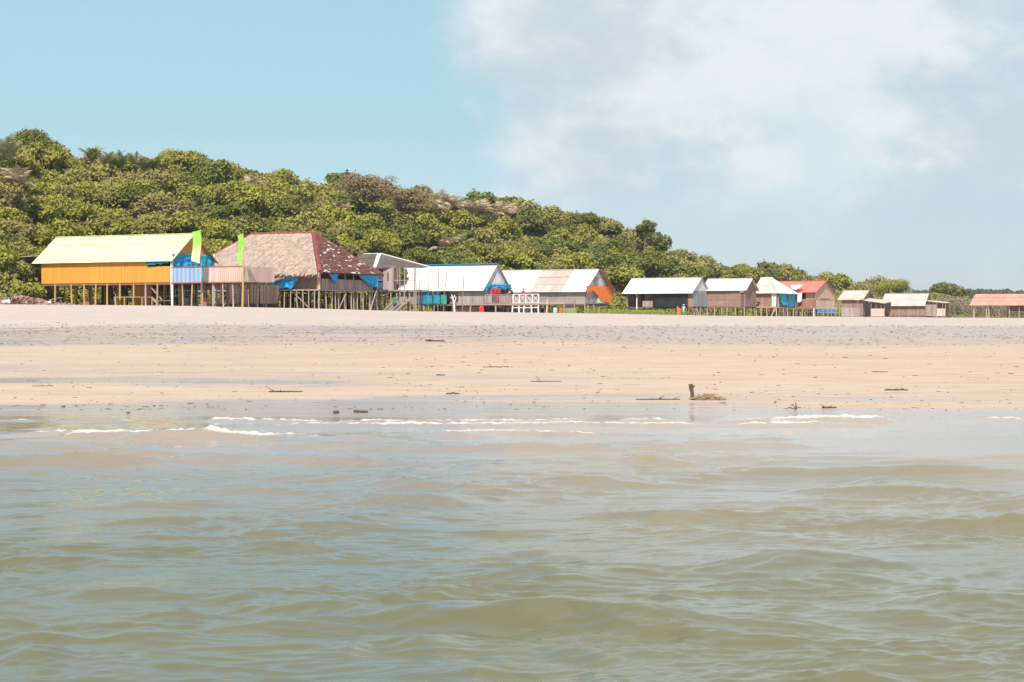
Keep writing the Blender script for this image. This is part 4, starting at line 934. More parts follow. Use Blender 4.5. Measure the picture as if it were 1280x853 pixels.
# heap of broken roof tiles left
m = MB(); rd = random.Random(12)
for i in range(420):
    u = rd.gauss(0, 1); x = u*2.0; y = rd.gauss(0, .7); z = max(0, .75*math.exp(-(x/2.6)**2))*rd.random()
    a = Vector((x, y, z)); s_ = rd.uniform(.08, .24); q_ = Matrix.Rotation(rd.uniform(0, 6), 3, Vector((rd.random(), rd.random(), rd.random())).normalized())
    m.hexa([a+q_ @ Vector(v) for v in ((-s_, -s_*.7, -.02), (s_, -s_*.7, -.02), (s_, s_*.7, -.02), (-s_, s_*.7, -.02), (-s_, -s_*.7, .03), (s_, -s_*.7, .03), (s_, s_*.7, .03), (-s_, s_*.7, .03))])
o = m.build('rubble_heap', plank_mat('rubble', (.16, .07, .055), (.36, .24, .2), .3)); o.location = at(22, 172.5); o.scale = (1.1, 1, 1)
tag(o, 'low heap of reddish broken rubble at the top of the beach, far left', 'rubble')
for px, s_, lab in ((9, .28, 'larger white lump on the left of the rubble heap'), (4, .2, 'small white lump at the far left end of the rubble heap'), (61, .22, 'white lump on the sand between the rubble heap and orange hut')):
    m = MB(); rr_ = [0, .75, 1, .8, .35, .02]; m.tube([(.03*i, .02*i*(-1)**i, s_*(-.3+.3*i)) for i in range(6)], [max(.02, s_*r_) for r_ in rr_], 9)
    o = m.build('rock', whitep, None, True); o.location = at(px, 170.2 if px < 60 else 171.5)+Vector((0, 0, .12)); tag(o, lab, 'rock', 'white lumps at the beach top')

# ---------------------------------------------------------------- people
skin = cloth_mat('skin', (.20, .10, .065), (.24, .125, .08))
hairm = cloth_mat('dark_hair', (.015, .01, .008)); 
def skinned(name, J, E, mat, parent, sub=2, root=0):
    me = bpy.data.meshes.new(name); me.from_pydata([j[:3] for j in J], E, []); me.update()
    o = bpy.data.objects.new(name, me); col.objects.link(o); o.parent = parent
    sk = o.modifiers.new('skin', 'SKIN'); sk.use_smooth_shade = True
    if not me.skin_vertices: me.skin_vertices.new()
    for i, j in enumerate(J):
        r_ = j[3]; me.skin_vertices[0].data[i].radius = (r_, j[4] if len(j) > 4 else r_)
        me.skin_vertices[0].data[i].use_root = (i == root)
    ss = o.modifiers.new('sub', 'SUBSURF'); ss.levels = sub; ss.render_levels = sub
    me.materials.append(mat); return o
def person(loc, yaw, shirt, shorts, label, H=1.68, hat=None, arm=0, stride=.12):
    k = H/1.70; e = tag(empty('person', loc, yaw), label, 'person')
    J = [(0, 0, .93, .125, .10), (0, .01, 1.10, .115, .09), (0, .02, 1.30, .145, .10), (0, .01, 1.44, .08, .07), (0, 0, 1.50, .052), (0, -.01, 1.58, .075), (0, -.01, 1.66, .055)]
    E = [(0, 1), (1, 2), (2, 3), (3, 4), (4, 5), (5, 6)]
    def add(p, par): J.append(p); E.append((par, len(J)-1)); return len(J)-1
    for s in (-1, 1):
        a = add((s*.09, 0, .86, .085), 0); a = add((s*.10, -s*stride*.5, .48, .055), a); a = add((s*.10, -s*stride, .09, .038), a)
        a = add((s*.10, -s*stride-.10, .04, .032), a)
        b = add((s*.18, .01, 1.40, .05), 3)
        if arm and s == 1: b = add((s*.30, -.12, 1.28, .038), b); b = add((s*.24, -.32, 1.36, .028), b); h0 = (s*.22, -.40, 1.40); dv = Vector((0, -.8, .3)).normalized()
        else: b = add((s*.24, .02, 1.12, .038), b); b = add((s*.25, -.06, .88, .027), b); h0 = (s*.25, -.08, .80); dv = Vector((0, -.15, -1)).normalized()
        b = add((*h0, .03, .022), b)
        for f_ in range(4):
            off = Vector((0, (f_-1.5)*.019, 0)) if not (arm and s == 1) else Vector(((f_-1.5)*.019, 0, 0)); l_ = (.055, .065, .062, .05)[f_]
            p1 = Vector(h0)+off*1.1+dv*(.03); c = add((*p1, .009), b); c = add((*(p1+dv*l_*.6), .009), c); add((*(p1+dv*l_+Vector((-s*.012, 0, 0))), .008), c)
        th_ = Vector(h0)-dv*.01+Vector((0, -.03, 0) if not (arm and s == 1) else (-s*.03, 0, 0)); c = add((*th_, .010), b); add((*(th_+dv*.03+Vector((0, -.012, 0))), .009), c)
    J = [tuple(v*k for v in j) for j in J]
    skinned('body', J, E, skin, e)
    S = [tuple(v*k for v in j) for j in [(0, 0, .92, .15, .125), (0, .01, 1.10, .14, .115), (0, .02, 1.30, .165, .125), (0, .01, 1.43, .10, .09), (-.2, .01, 1.38, .068), (.2, .01, 1.38, .068), (-.235, .02, 1.22, .06), (.235, .02, 1.22, .06) if not arm else (.27, -.07, 1.31, .06)]]
    skinned('shirt', S, [(0, 1), (1, 2), (2, 3), (3, 4), (3, 5), (4, 6), (5, 7)], shirt, e)
    S = [tuple(v*k for v in j) for j in [(0, 0, .97, .14, .12), (0, 0, .88, .14, .12), (-.09, 0, .80, .10), (.09, 0, .80, .10), (-.10, .5*stride, .52, .085), (.10, -.5*stride, .52, .085)]]
    skinned('shorts', S, [(0, 1), (1, 2), (1, 3), (2, 4), (3, 5)], shorts, e)
    m = MB()
    def ball(c, r_, sc_=(1, 1, 1), n=10):
        pts = [(c[0]*k, c[1]*k, (c[2]+r_*sc_[2]*math.cos(t))*k) for t in np.linspace(math.pi*.98, .02, n)]
        m.tube(pts, [max(.002, r_*math.sin(t)*sc_[0]*k) for t in np.linspace(math.pi*.98, .02, n)], 12)
    ball((0, .02, 1.625), .105, (1, 1, .95)); m.build('hair', hairm, e, True)
    m = MB(); ball((0, -.105, 1.60), .016, (1, 1, 1.4), 6); m.build('nose', skin, e, True)
    for s in (-1, 1):
        m = MB(); ball((s*.032, -.088, 1.625), .012, (1, 1, .8), 6); m.build('eye', blackt, e, True)
        m = MB(); ball((s*.085, 0, 1.60), .022, (.6, 1, 1.3), 6); m.build('ear', skin, e, True)
    m = MB(); m.box((-.025*k, -.092*k, 1.552*k), (.025*k, -.083*k, 1.560*k)); m.build('mouth', redt, e)
    if hat:
        m = MB(); m.tube([(0, 0, 1.655*k), (0, 0, 1.66*k), (0, 0, 1.67*k), (0, 0, 1.74*k), (0, 0, 1.76*k)], [.19*k, .19*k, .125*k, .11*k, .05*k], 14); m.build('hat', hat, e, True)
    return e
tq = cloth_mat('teal_clothes', (.02, .30, .26)); nv_ = cloth_mat('navy_clothes', (.03, .04, .13)); wc_ = cloth_mat('white_clothes', (.7, .68, .66)); gc = cloth_mat('grey_clothes', (.3, .3, .3)); aq = cloth_mat('aqua_clothes', (.15, .5, .55)); pk = cloth_mat('coral_clothes', (.65, .2, .16))
person(at(494, 197.5), .5, tq, nv_, 'person in a green shirt walking below the brown shed porch', 1.62, arm=1)
dk = 233.5
def on_deck(px, Y, py): p = at(px, Y, py); return p
hd = [o for o in bpy.data.objects if o.name == 'white_roofed_hut'][0]; th_ = R(28)
def terr(px, back=0.8):    # a spot on the terrace of the white roofed hut
    a = (px-640)/F; P = hd.location; y = back; c, n = math.cos(th_), math.sin(th_)
    x = (a*(P.y+y*c)-P.x-y*n)/(c+a*n)
    return Vector((P.x+x*c+y*n, P.y-x*n+y*c, P.z+(EYE+(HZ-380)*236/F-P.z)-.04))
person(terr(640, .9), 2.4, nv_, gc, 'person in navy with a white hat standing at the terrace corner under the blue valance', 1.72, wc_)
person(terr(654, .7), .4, redt, gc, 'person in a red top and grey hat behind the white lattice railing', 1.75, cloth_mat('grey_hat', (.25, .27, .28)))
person(at(854.5, 277), -.6, wc_, aq, 'person in a white top and aqua shorts standing on the sand before the black tarp', 1.62, wc_)
person(at(847, 280.2), .9, pk, nv_, 'person in a coral shirt standing behind the orange drum before the black tarp', 1.6)

# ---------------------------------------------------------------- vegetation
bark = plank_mat('bark', (.10, .075, .055), (.22, .17, .13), .4)
LM = [leaf_mat('bright_green_leaves', ((.14, .155, .02), (.36, .345, .058), (.24, .21, .05)), .18, (.19, .15, .055)),
      leaf_mat('deep_green_leaves', ((.07, .085, .018), (.18, .19, .042), (.13, .13, .03)), .1),
      leaf_mat('olive_leaves', ((.16, .15, .036), (.33, .295, .085), (.25, .20, .065)), .12, (.19, .14, .075)),
      leaf_mat('dry_leaves', ((.15, .11, .055), (.28, .215, .12), (.20, .17, .065)), .15)]
def leaves(rg, C, Nn, size, n):
    """n quads at centres C facing Nn"""
    up = rg.normal(size=(n, 3)); t = np.cross(Nn, up); t /= np.linalg.norm(t, axis=1, keepdims=True)+1e-9; b = np.cross(Nn, t)
    s = size*rg.uniform(.55, 1.25, (n, 1)); a = s*rg.uniform(.4, .75, (n, 1))
    fold = Nn*s*rg.uniform(-.25, .25, (n, 1))
    V = np.stack([C-t*s, C-b*a+fold, C+t*s, C+b*a+fold], 1)
    return V.reshape(-1, 3), np.arange(4*n).reshape(-1, 4)
def crown_mesh(name, seed, rx, rz, nl, nleaf, size, mat, flat=.6, lean=0.0, zc=None, bare=0.0, lob=(.3, .5)):
    rg = np.random.default_rng(seed)
    d = rg.normal(size=(nl, 3)); d /= np.linalg.norm(d, axis=1, keepdims=True); rad = rg.random((nl, 1))**.45
    Cn = d*rad*np.array([rx*.78, rx*.78, rz*.85]); Cn[:, 2] = np.abs(Cn[:, 2])*.9 - rz*.15
    Cn[:, 0] += lean*Cn[:, 2]
    Rl = rx*rg.uniform(lob[0], lob[1], nl)
    pick = rg.choice(nl, nleaf, p=Rl**2/np.sum(Rl**2))
    dd = rg.normal(size=(nleaf, 3)); dd[:, 2] = dd[:, 2]*.9+.35; dd /= np.linalg.norm(dd, axis=1, keepdims=True)
    bump = 1+.22*np.sin(dd[:, 0]*7+pick)*np.cos(dd[:, 1]*6+pick*2)
    rr_ = (rg.uniform(.72, 1.08, (nleaf, 1))*bump[:, None])
    P = Cn[pick]+dd*Rl[pick][:, None]*rr_*np.array([1, 1, flat])+rg.normal(size=(nleaf, 3))*.13
    Nn = dd*.9+np.array([0, 0, .45])+rg.normal(size=(nleaf, 3))*.55; Nn /= np.linalg.norm(Nn, axis=1, keepdims=True)
    V, Fc = leaves(rg, P, Nn, size, nleaf); V[:, 2] += (zc if zc is not None else rz*.8)
    return npmesh(name, V, Fc, mat, False), Cn+np.array([0, 0, zc if zc is not None else rz*.8])
def trunk_mesh(name, seed, Cn, zb_, r=.12, mat=bark):
    rg = random.Random(seed); m = MB(); fork = Vector((rg.uniform(-.2, .2), rg.uniform(-.2, .2), zb_))
    m.tube([(0, 0, -.5), (rg.uniform(-.1, .1), rg.uniform(-.1, .1), zb_*.5), fork], [r*1.3, r, r*.8], 7)
    idx = list(range(len(Cn))); rg.shuffle(idx)
    for i in idx[:7]:
        e = Vector(Cn[i]); mid = fork.lerp(e, .5)+Vector((rg.uniform(-.3, .3), rg.uniform(-.3, .3), rg.uniform(-.2, .2)))
        m.tube([fork, mid, e], [r*.6, r*.4, r*.15], 5, False)
    me = bpy.data.meshes.new(name); me.from_pydata(m.v, [], m.f); me.update(); me.materials.append(mat); return me
VAR = []
spec = [(0, 2.6, 1.9, 13, 4600, .17, .55, .0), (0, 2.8, 1.7, 16, 5000, .16, .5, .15), (0, 2.3, 2.0, 11, 4200, .17, .6, 0),
        (1, 2.6, 2.0, 13, 4600, .16, .55, 0), (1, 2.4, 2.3, 12, 4400, .16, .65, .1), (2, 2.8, 1.7, 15, 4800, .15, .45, .2), (2, 2.5, 1.9, 12, 4400, .16, .5, .1), (3, 2.5, 1.6, 14, 3600, .13, .45, .25)]
LAB = ['bright yellow green broad crowned tree in the thicket on the dune', 'dark green leafy tree in the thicket on the dune', 'olive green wind clipped tree in the thicket on the dune', 'dry brownish bush tree in the thicket on the dune']
NAM = ['broadleaf_tree', 'dark_tree', 'olive_tree_bush', 'dry_tree']
for i, (mi, rx, rz, nl, nlf, sz, fl_, ln) in enumerate(spec):
    cme, Cn = crown_mesh('crown', 100+i, rx, rz, int(nl*2.2), int(nlf*1.15), sz*1.1, LM[mi], fl_, ln, zc=rz*.75+.4, lob=(.17, .36))
    tme = trunk_mesh('trunk', 100+i, Cn, 1.1); VAR.append((mi, cme, tme))
def put_tree(x, y, s, vi, rz, lab=None, grp=None, zs=1.0, dz=-.3):
    mi, cme, tme = VAR[vi]; e = empty(NAM[mi], (x, y, gz(x, y)+dz), rz); e.scale = (s, s, s*zs)
    tag(e, lab or LAB[mi], 'tree', grp or 'thicket trees covering the dune behind the huts')
    for nm, me_ in (('crown', cme), ('trunk', tme)):
        o = bpy.data.objects.new(nm, me_); col.objects.link(o); o.parent = e
    return e
def canopy_py(a, s):   # picture row of the ground at slope fraction s
    yf_, yr_ = float(footY(a)), float(ridgeY(a)); Y = yf_+(yr_-yf_)*s; x = a*Y
    return HZ-(gz(x, Y)-EYE)*F/Y, x, Y
rdt = random.Random(77); pts = []; tries = 0
def depthpx(px): return np.interp(px, [-60, 640, 900, 1350], [1, .8, .7, .55])
# trees along the skyline first, then the slope, spaced evenly as seen from the sea
px = -40
while px < 1340:
    py, x, Y = canopy_py((px-640)/F, rdt.uniform(.93, 1.0)); pts.append((px, py, x, Y, 1)); px += rdt.uniform(13, 24)*depthpx(px)*1.1
while len(pts) < 292 and tries < 4000:
    best = None
    for c_ in range(10):
        px = rdt.uniform(-50, 1000) if rdt.random() < .9 else rdt.uniform(900, 1340); s = rdt.uniform(0.0, .97)**1.1; py, x, Y = canopy_py((px-640)/F, s)
        if py > 374 and px > 60: tries += 1; continue
        k_ = depthpx(px); dmin = min(((px-q_[0])/k_)**2+((py-q_[1])/k_*1.25)**2 for q_ in pts)
        if best is None or dmin > best[0]: best = (dmin, px, py, x, Y)
    if best: pts.append((best[1], best[2], best[3], best[4], 0))
    tries += 1
for px, py, x, Y, sk in pts:
    zone = vnoise(np.array([x/18.]), np.array([Y/18.]), 5)[0]; r_ = rdt.random()
    if zone < .42: vi = rdt.choice([0, 1, 2, 0, 3, 5])
    elif zone < .56: vi = rdt.choice([0, 3, 4, 5, 6, 1, 2])
    else: vi = rdt.choice([5, 6, 7, 5, 1, 2, 6])
    if 660 < px < 900: vi = rdt.choice([3, 4, 3, 6, 0, 5, 2])
    s_ = float(Y/210*rdt.uniform(.85, 1.25)*np.interp(px, [0, 900, 1300], [1.0, .92, .6]))
    if sk: s_ *= rdt.uniform(.7, 1.05)
    put_tree(x, Y, s_, vi, rdt.uniform(0, 6.28), zs=rdt.uniform(.8, 1.15))
# individual trees one can point at
def single(name, lab, px, Y, topy, r_px, vi_spec, mat, seed, botpy=None, stem=None, flat=.5, lean=0, lob=(.3, .5), nl=14, r=.12):
    s = Y/F; x = (px-640)/F*Y; g_ = gz(x, Y); ztop = EYE+(HZ-topy)*s; rx = r_px*s; H_ = ztop-g_; rz = vi_spec*s
    cme, Cn = crown_mesh('crown', seed, rx, rz, nl, int(6500*min(1.6, max(.5, (rx/2.6)**1.2))), .15, mat, flat, lean, zc=H_-rz*.85, lob=lob)
    tme = trunk_mesh('trunk', seed, Cn, max(.6, H_-rz*1.3), r)
    e = tag(empty(name, (x, Y, g_)), lab, 'tree')
    for nm, me_ in (('crown', cme), ('trunk', tme)):
        o = bpy.data.objects.new(nm, me_); col.objects.link(o); o.parent = e
single('umbrella_tree', 'lone flat topped tree standing clear above the skyline right of the hill', 806, 352, 272, 15, 17, LM[1], 311, flat=.45, lob=(.2, .38), nl=15)
single('windswept_tree', 'large brown domed windswept tree on the skyline above the thatched hut', 465, 262, 212, 52, 32, LM[3], 302, flat=.6, nl=44, lob=(.16, .3))
single('windswept_tree', 'brown windswept tree sloping down right of the domed one on the skyline', 520, 268, 232, 36, 30, LM[3], 303, flat=.5, nl=34, lean=-.4, lob=(.16, .3))
single('skyline_tree', 'dark domed tree that tops the hill at the far left', 35, 236, 163, 30, 18, LM[1], 304, nl=18, flat=.5)
single('skyline_tree', 'dark bushy tree poking from the skyline above the orange tarp hut', 738, 318, 264, 15, 14, LM[1], 305, lob=(.25, .4))
single('round_tree', 'rounded green tree behind the long low hut roof', 1118, 420, 350, 27, 14, LM[0], 306, nl=16)
single('scrub_tree', 'low dark tree beyond the scrub left of the salmon roofed pavilion', 1200, 540, 361, 8, 8, LM[1], 307, lob=(.25, .4))
single('scrub_tree', 'olive tree rising behind the cream hip roof', 925, 400, 330, 17, 10, LM[0], 308)
single('foreground_tree', 'bright bushy tree left of the orange hut reaching down to the beach', 8, 190, 285, 34, 40, LM[0], 309, nl=22, flat=.6)
single('foreground_tree', 'green bush between the lean-to pole and the orange hut', 33, 192, 326, 15, 20, LM[0], 310, nl=14, flat=.6)

# palms
def palm(px, Y, topy, fr=2.4, nfr=14, dry=False, seed=0, lab='', mat=None, grp=None):
    rg = random.Random(seed)
    if seed >= 10 and seed != 55:
        a_ = (px-640)/F; Ys = np.linspace(float(footY(a_))+4, float(ridgeY(a_))+4, 200); rw = HZ-(ground(a_*Ys, Ys)-EYE)*F/Ys
        Y = float(Ys[np.argmin(np.abs(rw-(topy+(fr*.8+3.4)*F/Ys)))])
    s = Y/F; x = (px-640)/F*Y; g_ = gz(x, Y); H_ = EYE+(HZ-topy)*s-g_-fr*.8
    e = tag(empty('palm_tree', (x, Y, g_)), lab, 'palm', grp)
    m = MB(); lx = rg.uniform(-.3, .3); H_ = max(H_, .8)
    m.tube([(0, 0, -.4), (lx*.4, 0, H_*.5), (lx, 0, H_)], [.14, .11, .09], 8); m.build('trunk', bark, e)
    m = MB(); top = Vector((lx, 0, H_))
    for k_ in range(nfr):
        az = 2*math.pi*k_/nfr+rg.uniform(-.25, .25); el = rg.uniform(.7, 1.5) if not dry else rg.uniform(.3, 1.5); L_ = fr*rg.uniform(.75, 1.15)
        dxy = Vector((math.cos(az), math.sin(az), 0)); p = top.copy(); prev = p; n = 12; side = Vector((-dxy.y, dxy.x, 0))
        for j in range(n):
            t = (j+1)/n; ang = el-(1.0 if not dry else 1.5)*t*t; stp = (dxy*math.cos(ang)+Vector((0, 0, math.sin(ang))))*L_/n; q_ = prev+stp
            ll = fr*.32*math.sin(math.pi*(.12+.85*t))
            m.bar(prev, q_, .035, .03)
            for sg in (-1, 1):
                for h_ in (0, .5):
                    c = prev.lerp(q_, h_); tip = c+side*sg*ll*.85+stp.normalized()*ll*.55+Vector((0, 0, -ll*rg.uniform(.15, .55)))
                    wv_ = stp.normalized()*.05
                    m.quad(c-wv_, c+wv_, tip+wv_*.3, tip-wv_*.3)
            prev = q_
    m.build('fronds', mat or (PD if dry else PG), e)
PG = leaf_mat('palm_green', ((.15, .19, .05), (.30, .34, .09), (.25, .25, .08)), .3)
PD = leaf_mat('palm_dry', ((.40, .31, .20), (.58, .47, .33), (.42, .32, .21)), .2)
PM = leaf_mat('palm_dull', ((.18, .19, .07), (.34, .31, .15), (.27, .23, .12)), .25)
palm(11, 214, 172, 3.6, 18, False, 1, 'large green palm at the left edge of the hill', PM)
palm(20, 205, 205, 2.6, 12, True, 2, 'dried palm at the left edge just below the large green one')
grpS = 'small palms along the skyline left of centre'; l0 = 'small palm sticking out of the skyline above the orange hut'
for i, (px, ty) in enumerate(((68, 178), (116, 184), (136, 192), (144, 190), (153, 193), (168, 194), (182, 196), (192, 196))): palm(px, 238, ty-2, 2.3, 13, False, 10+i, l0, PG if i % 3 == 1 else PM, grpS)
grpD = 'dried palms on the skyline right of the windswept trees'
for i, (px, ty, d_) in enumerate(((535, 236, True), (552, 235, True), (566, 238, True), (598, 246, True), (612, 249, True), (628, 249, True), (648, 250, True), (590, 247, True))): palm(px, 295, ty, 3.2, 16, d_, 30+i, 'dried pale brown palm on the skyline right of the windswept trees', None, grpD)
palm(556, 262, 290, 3.0, 16, True, 50, 'dried palm with upright fronds on the slope above the white roofed hut'); palm(572, 266, 288, 3.2, 16, False, 51, 'pale green palm on the slope above the white roofed hut', PM)
palm(310, 250, 218, 2.2, 10, True, 52, 'dried palm on the skyline above the thatched hut'); palm(385, 250, 222, 2.2, 10, True, 53, 'dried palm on the skyline left of the domed windswept tree')
palm(425, 232, 250, 2.0, 12, True, 54, 'dried palm on the slope below the domed windswept tree'); palm(1197, 395, 372, 2.6, 14, True, 55, 'pale dry palm in the scrub left of the pavilion')
palm(240, 240, 196, 2.0, 12, False, 56, 'small green palm on the skyline behind the lime banner', PG)

# continuous low growth on the hill under and between the trees
def scatter(name, n, fx, size, mat, lab, seed, hmax=1.0, cat='undergrowth'):
    rg = np.random.default_rng(seed); P = fx(rg, n); P[:, 2] += rg.random(len(P))**1.5*hmax
    Nn = rg.normal(size=(len(P), 3))*.6+np.array([0, -.5, .8]); Nn /= np.linalg.norm(Nn, axis=1, keepdims=True)
    V, Fc = leaves(rg, P, Nn, size, len(P)); o = bpy.data.objects.new(name, npmesh(name, V, Fc, mat, False)); col.objects.link(o)
    tag(o, lab, cat, kind='stuff')
def on_hill(rg, n):
    a = (rg.uniform(-80, 1360, n)-640)/F; s = rg.random(n)*1.08; Y = footY(a)+(ridgeY(a)-footY(a))*s-2; X = a*Y
    return np.stack([X, Y, ground(X, Y)], 1)
scatter('undergrowth', 40000, on_hill, .3, LM[1], 'continuous dark green undergrowth between the trees of the dune', 5, 1.3)
def thicket(sd, lo):
    def f(rg, n):
        P = on_hill(rg, int(n)); X, Y = P[:, 0], P[:, 1]
        lump = vnoise(X/3.2, Y/3.2, sd, 3)*1.0+vnoise(X/1.1, Y/1.1, sd+1, 2)*.45
        keep = lump > lo; P, lump = P[keep], lump[keep]
        P[:, 2] += (lump-lo)*5.2*(1-.35*rg.random(len(P))**2); return P
    return f
scatter('thicket_shrubs', 90000, thicket(61, .50), .19, LM[0], 'bright green mass of shrubs filling the dune between the trees', 15, .15, 'shrubs')
scatter('thicket_shrubs', 90000, thicket(71, .57), .18, LM[2], 'olive mass of shrubs filling the dune between the trees', 16, .15, 'shrubs')
def near_huts(rg, n):
    seg = [(-40, 50, 1.5), (470, 540, .6), (700, 880, 2), (760, 830, 2.5), (880, 1000, 1), (930, 980, 1), (1190, 1320, 1)]
    wts = np.array([s[2] for s in seg]); k_ = rg.choice(len(seg), n, p=wts/wts.sum()); lo = np.array([s[0] for s in seg])[k_]; hi = np.array([s[1] for s in seg])[k_]
    a = (rg.uniform(lo, hi)-640)/F; Y = bermY(a)+rg.uniform(5, 26, n); X = a*Y; keep = vnoise(X/2.2, Y/2.2, 9) > .45; X, Y = X[keep], Y[keep]
    return np.stack([X, Y, ground(X, Y)], 1)
GR = leaf_mat('fresh_grass', ((.16, .21, .03), (.28, .32, .06), (.2, .24, .05)), .35)
scatter('beach_grass', 26000, near_huts, .11, GR, 'fresh yellow green creepers and grass behind and below the huts', 6, .75, 'grass')
def far_wood(rg, n):
    px = rg.uniform(1140, 1420, n); a = (px-640)/F; Y = rg.uniform(620, 680, n); X = a*Y
    top = np.interp(px, [1140, 1160, 1190, 1210, 1240, 1280, 1420], [366, 365, 368, 364, 363, 366, 365])+2*vnoise(px/6, px*0, 3)*3-3
    zt = EYE+(HZ-top)*Y/F; g_ = 6.0; z = g_+(zt-g_)*rg.random(n)**.5
    return np.stack([X, Y, z], 1)
DW = leaf_mat('distant_leaves', ((.045, .065, .035), (.08, .10, .05), (.07, .085, .05)), .1)
scatter('distant_wood', 14000, far_wood, .5, DW, 'dark distant belt of trees beyond the pavilion', 7, .4, 'wood')
def scrub(rg, n):
    px = rg.uniform(1160, 1330, n); a = (px-640)/F; Y = rg.uniform(378, 400, n); X = a*Y
    top = np.interp(px, [1160, 1175, 1190, 1215, 1330], [374, 371, 370, 374, 376])+6*(vnoise(px/9, px*0+2, 13)-.3)
    zt = EYE+(HZ-top)*Y/F; g_ = ground(X, Y); return np.stack([X, Y, g_+(zt-g_)*rg.random(n)**.8], 1)
SB = leaf_mat('grey_brown_twigs', ((.13, .10, .075), (.24, .19, .14), (.15, .16, .06)), .1)
scatter('dry_scrub', 16000, scrub, .2, SB, 'grey brown leafless scrub between the long low hut and the pavilion', 8, .2, 'scrub')

# ---------------------------------------------------------------- things lying on the beach
dkw = plank_mat('wet_driftwood', (.05, .035, .028), (.13, .09, .07), .3)
def bY(px, py):   # distance at which the beach is seen at this picture position
    a = (px-640)/F; Y = np.linspace(44.2, 102, 3000); X = a*Y; r_ = HZ-(ground(X, Y)-EYE)*F/Y
    return float(Y[np.argmin(np.abs(r_-py))])
def stick(px0, px1, py, lab, r=.02, bend=.04, twigs=2, name='driftwood_stick', seed=0, dy=0):
    r *= .72; rg = random.Random(seed); Y = bY((px0+px1)/2, py); s = Y/F; L_ = (px1-px0)*s; x = ((px0+px1)/2-640)*s; m = MB(); n = 7; g0 = gz(x, Y)
    pts = []
    for i in range(n):
        t = i/(n-1)-.5; xx = t*L_; yy_ = rg.uniform(-1, 1)*bend+dy*t; pts.append((xx, yy_, gz(x+xx, Y+yy_)-g0+r*.7+abs(rg.gauss(0, .3))*r))
    m.tube(pts, [r*(1-.5*abs(i/(n-1)-.35)) for i in range(n)], 6)
    for k_ in range(twigs):
        i = rg.randrange(1, n-1); p = Vector(pts[i]); m.tube([p, p+Vector((rg.uniform(-.2, .2), rg.uniform(-.2, .1), rg.uniform(.03, .12)))], [r*.6, r*.2], 5)
    o = m.build(name, dkw); o.location = (x, Y, g0); tag(o, lab, 'driftwood')
stick(336, 378, 490.5, 'long dark driftwood stick on the sand left of centre', .028, seed=1)
stick(795, 850, 500, 'long forked driftwood stick just left of the upright stump', .022, seed=2, twigs=4)
stick(604, 636, 459.5, 'thin curved stick far up the beach at centre', .022, .2, seed=3)
stick(663, 702, 477.5, 'thin straight stick on the sand right of centre', .018, seed=4)
stick(1106, 1135, 488.5, 'dark driftwood stick on the sand at the right', .03, seed=5)
stick(1028, 1046, 510.5, 'short dark stick at the water edge on the right', .03, seed=6)
stick(442, 460, 516, 'short thick dark driftwood piece near the water edge', .045, .02, 0, seed=7)
stick(558, 574, 493, 'short dark stick on the damp sand at centre', .03, .02, 0, seed=8)
stick(545, 556, 469.5, 'small dark stick on the sand above the film of water', .025, .02, 0, seed=9)
stick(40, 66, 483, 'thin pale stick on the sand at the left', .015, seed=10)
stick(532, 556, 427, 'dark tangle of sticks on the damp belt at centre', .05, .3, 5, seed=11)
stick(1090, 1110, 465.5, 'small stick on the dry sand at the right', .02, .02, 0, seed=12)
def chunk(px, py, w_, h_, lab, mat=dkw, name='driftwood_chunk', seed=0, cat='driftwood'):
    rg = random.Random(seed); Y = bY(px, py); s = Y/F; x = (px-640)*s; m = MB(); n = 6; W2 = w_*s/2; H2 = h_*s
    m.tube([(-W2, 0, H2*.25), (-W2*.6, .02, H2*.5), (0, 0, H2*.5), (W2*.6, .03, H2*.55), (W2, 0, H2*.35)], [H2*.15, H2*.5, H2*.45, H2*.55, H2*.15], 7)
    o = m.build(name, mat); o.location = (x, Y, gz(x, Y)); tag(o, lab, cat)
chunk(420, 521, 8, 4, 'dark chunk of wood at the water edge left of centre', seed=1)
chunk(197, 469.5, 9, 1.6, 'small white scrap on the sand at the left', pinkp, 'scrap', 2, 'scrap')
chunk(79, 509, 5, 1.6, 'small brown clod near the water edge far left', seed=3)
chunk(160, 517, 5, 1.8, 'small dark clod near the water edge left', seed=4)
# stump with its little mound of weed
Y = bY(865, 500); s = Y/F; x = (865-640)*s; m = MB()
m.tube([(0, 0, -.1), (.01, 0, .15), (-.02, 0, .28), (-.03, 0, .39)], [.055, .045, .05, .055], 8); m.tube([(-.02, 0, .27), (.07, 0, .35)], [.03, .02], 6)
o = m.build('stump', dkw); o.location = (x, Y, gz(x, Y)); tag(o, 'short dark stump standing upright in the sand near the water', 'stump')
m = MB(); rg = random.Random(4)
for i in range(260):
    u = rg.random(); xx = u*.8-.02; yy_ = rg.gauss(0, .12); zz = .13*math.sin(min(1, u*1.1)*math.pi)*rg.random()
    a = rg.uniform(0, 6.28); l_ = rg.uniform(.04, .12); m.bar((xx, yy_, zz), (xx+math.cos(a)*l_, yy_+math.sin(a)*l_, zz+rg.uniform(-.02, .04)), .012)
o = m.build('seaweed_clump', plank_mat('dry_weed', (.28, .19, .09), (.42, .31, .18), .3)); o.location = (x+.02, Y+.05, gz(x, Y)+.02); tag(o, 'low tan clump of weed at the foot of the dark stump', 'seaweed')
Y = bY(995, 513); s = Y/F; x = (995-640)*s; m = MB()
for dx, dz in ((-.28, .03), (.13, .05), (0, .19), (-.13, .12), (.05, .1)): m.tube([(0, 0, .02), (dx*.5, .02, dz*.6+.04), (dx, 0, dz)], [.014, .011, .006], 5)
o = m.build('twig', dkw); o.location = (x, Y, gz(x, Y)); tag(o, 'small branching twig standing up at the water edge on the right', 'twig')
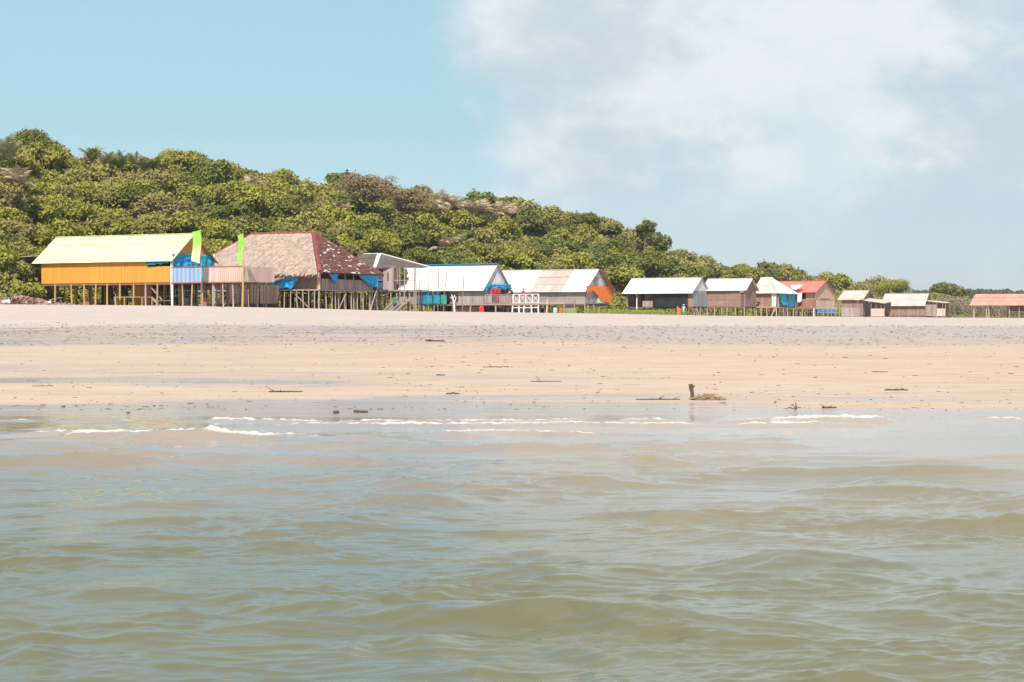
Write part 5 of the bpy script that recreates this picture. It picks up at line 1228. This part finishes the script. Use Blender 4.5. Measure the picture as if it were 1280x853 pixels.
# uncountable flecks
rg = np.random.default_rng(14); m = MB(); rd = random.Random(15)
for i in range(3000):
    u = rd.random(); Y = 45.5+58*u**1.5 if rd.random() < .6 else rd.uniform(80, 112); X = rd.uniform(-.28, .28)*Y; g_ = gz(X, Y); sz = rd.choice([.005, .006, .007, .008, .010, .012, .016])*(.7+Y/110); a = rd.uniform(0, 3.14); l_ = sz*rd.uniform(1, 4.5)
    if rd.random() < .5:
        cx = math.sin(X*.7+Y*.3)+math.sin(X*.23+1.3*Y); 
        if cx < -.2: continue
    m.bar((X-math.cos(a)*l_, Y-math.sin(a)*l_, g_+sz*.3), (X+math.cos(a)*l_, Y+math.sin(a)*l_, g_+sz*rd.uniform(.2, 1)), sz*1.2, sz*.8)
for i in range(2600):      # the strand of bits caught on the damp belt
    Y = 84+rd.random()*22+4*math.sin(i); X = rd.uniform(-.3, .3)*Y
    if math.sin(X*.31+Y*.5)+math.sin(X*.9-Y*.23) < -.5: continue
    g_ = gz(X, Y); sz = rd.choice([.009, .012, .016, .022]); a = rd.uniform(0, 3.14); l_ = sz*rd.uniform(1, 4)
    m.bar((X-math.cos(a)*l_, Y-math.sin(a)*l_, g_+sz*.3), (X+math.cos(a)*l_, Y+math.sin(a)*l_, g_+sz*rd.uniform(.3, 1.6)), sz*1.1, sz*.9)
o = m.build('beach_litter', plank_mat('litter_bits', (.07, .045, .035), (.22, .14, .09), .3)); tag(o, 'scattered flecks of wood and weed all over the beach', 'litter', kind='stuff')

# ---------------------------------------------------------------- the humid sea air
hz = bpy.data.materials.new('sea_haze'); hz.use_nodes = True; t = hz.node_tree; t.nodes.clear()
pv = t.nodes.new('ShaderNodeVolumePrincipled'); pv.inputs['Color'].default_value = (.93, .95, .97, 1); pv.inputs['Density'].default_value = HAZE; pv.inputs['Anisotropy'].default_value = .3
ho = t.nodes.new('ShaderNodeOutputMaterial'); t.links.new(pv.outputs[0], ho.inputs['Volume'])
m = MB(); m.box((-900, -60, -4.5), (900, 1300, 60)); o = m.build('haze', hz); tag(o, 'thin pale sea haze over the whole beach', 'haze', kind='stuff')
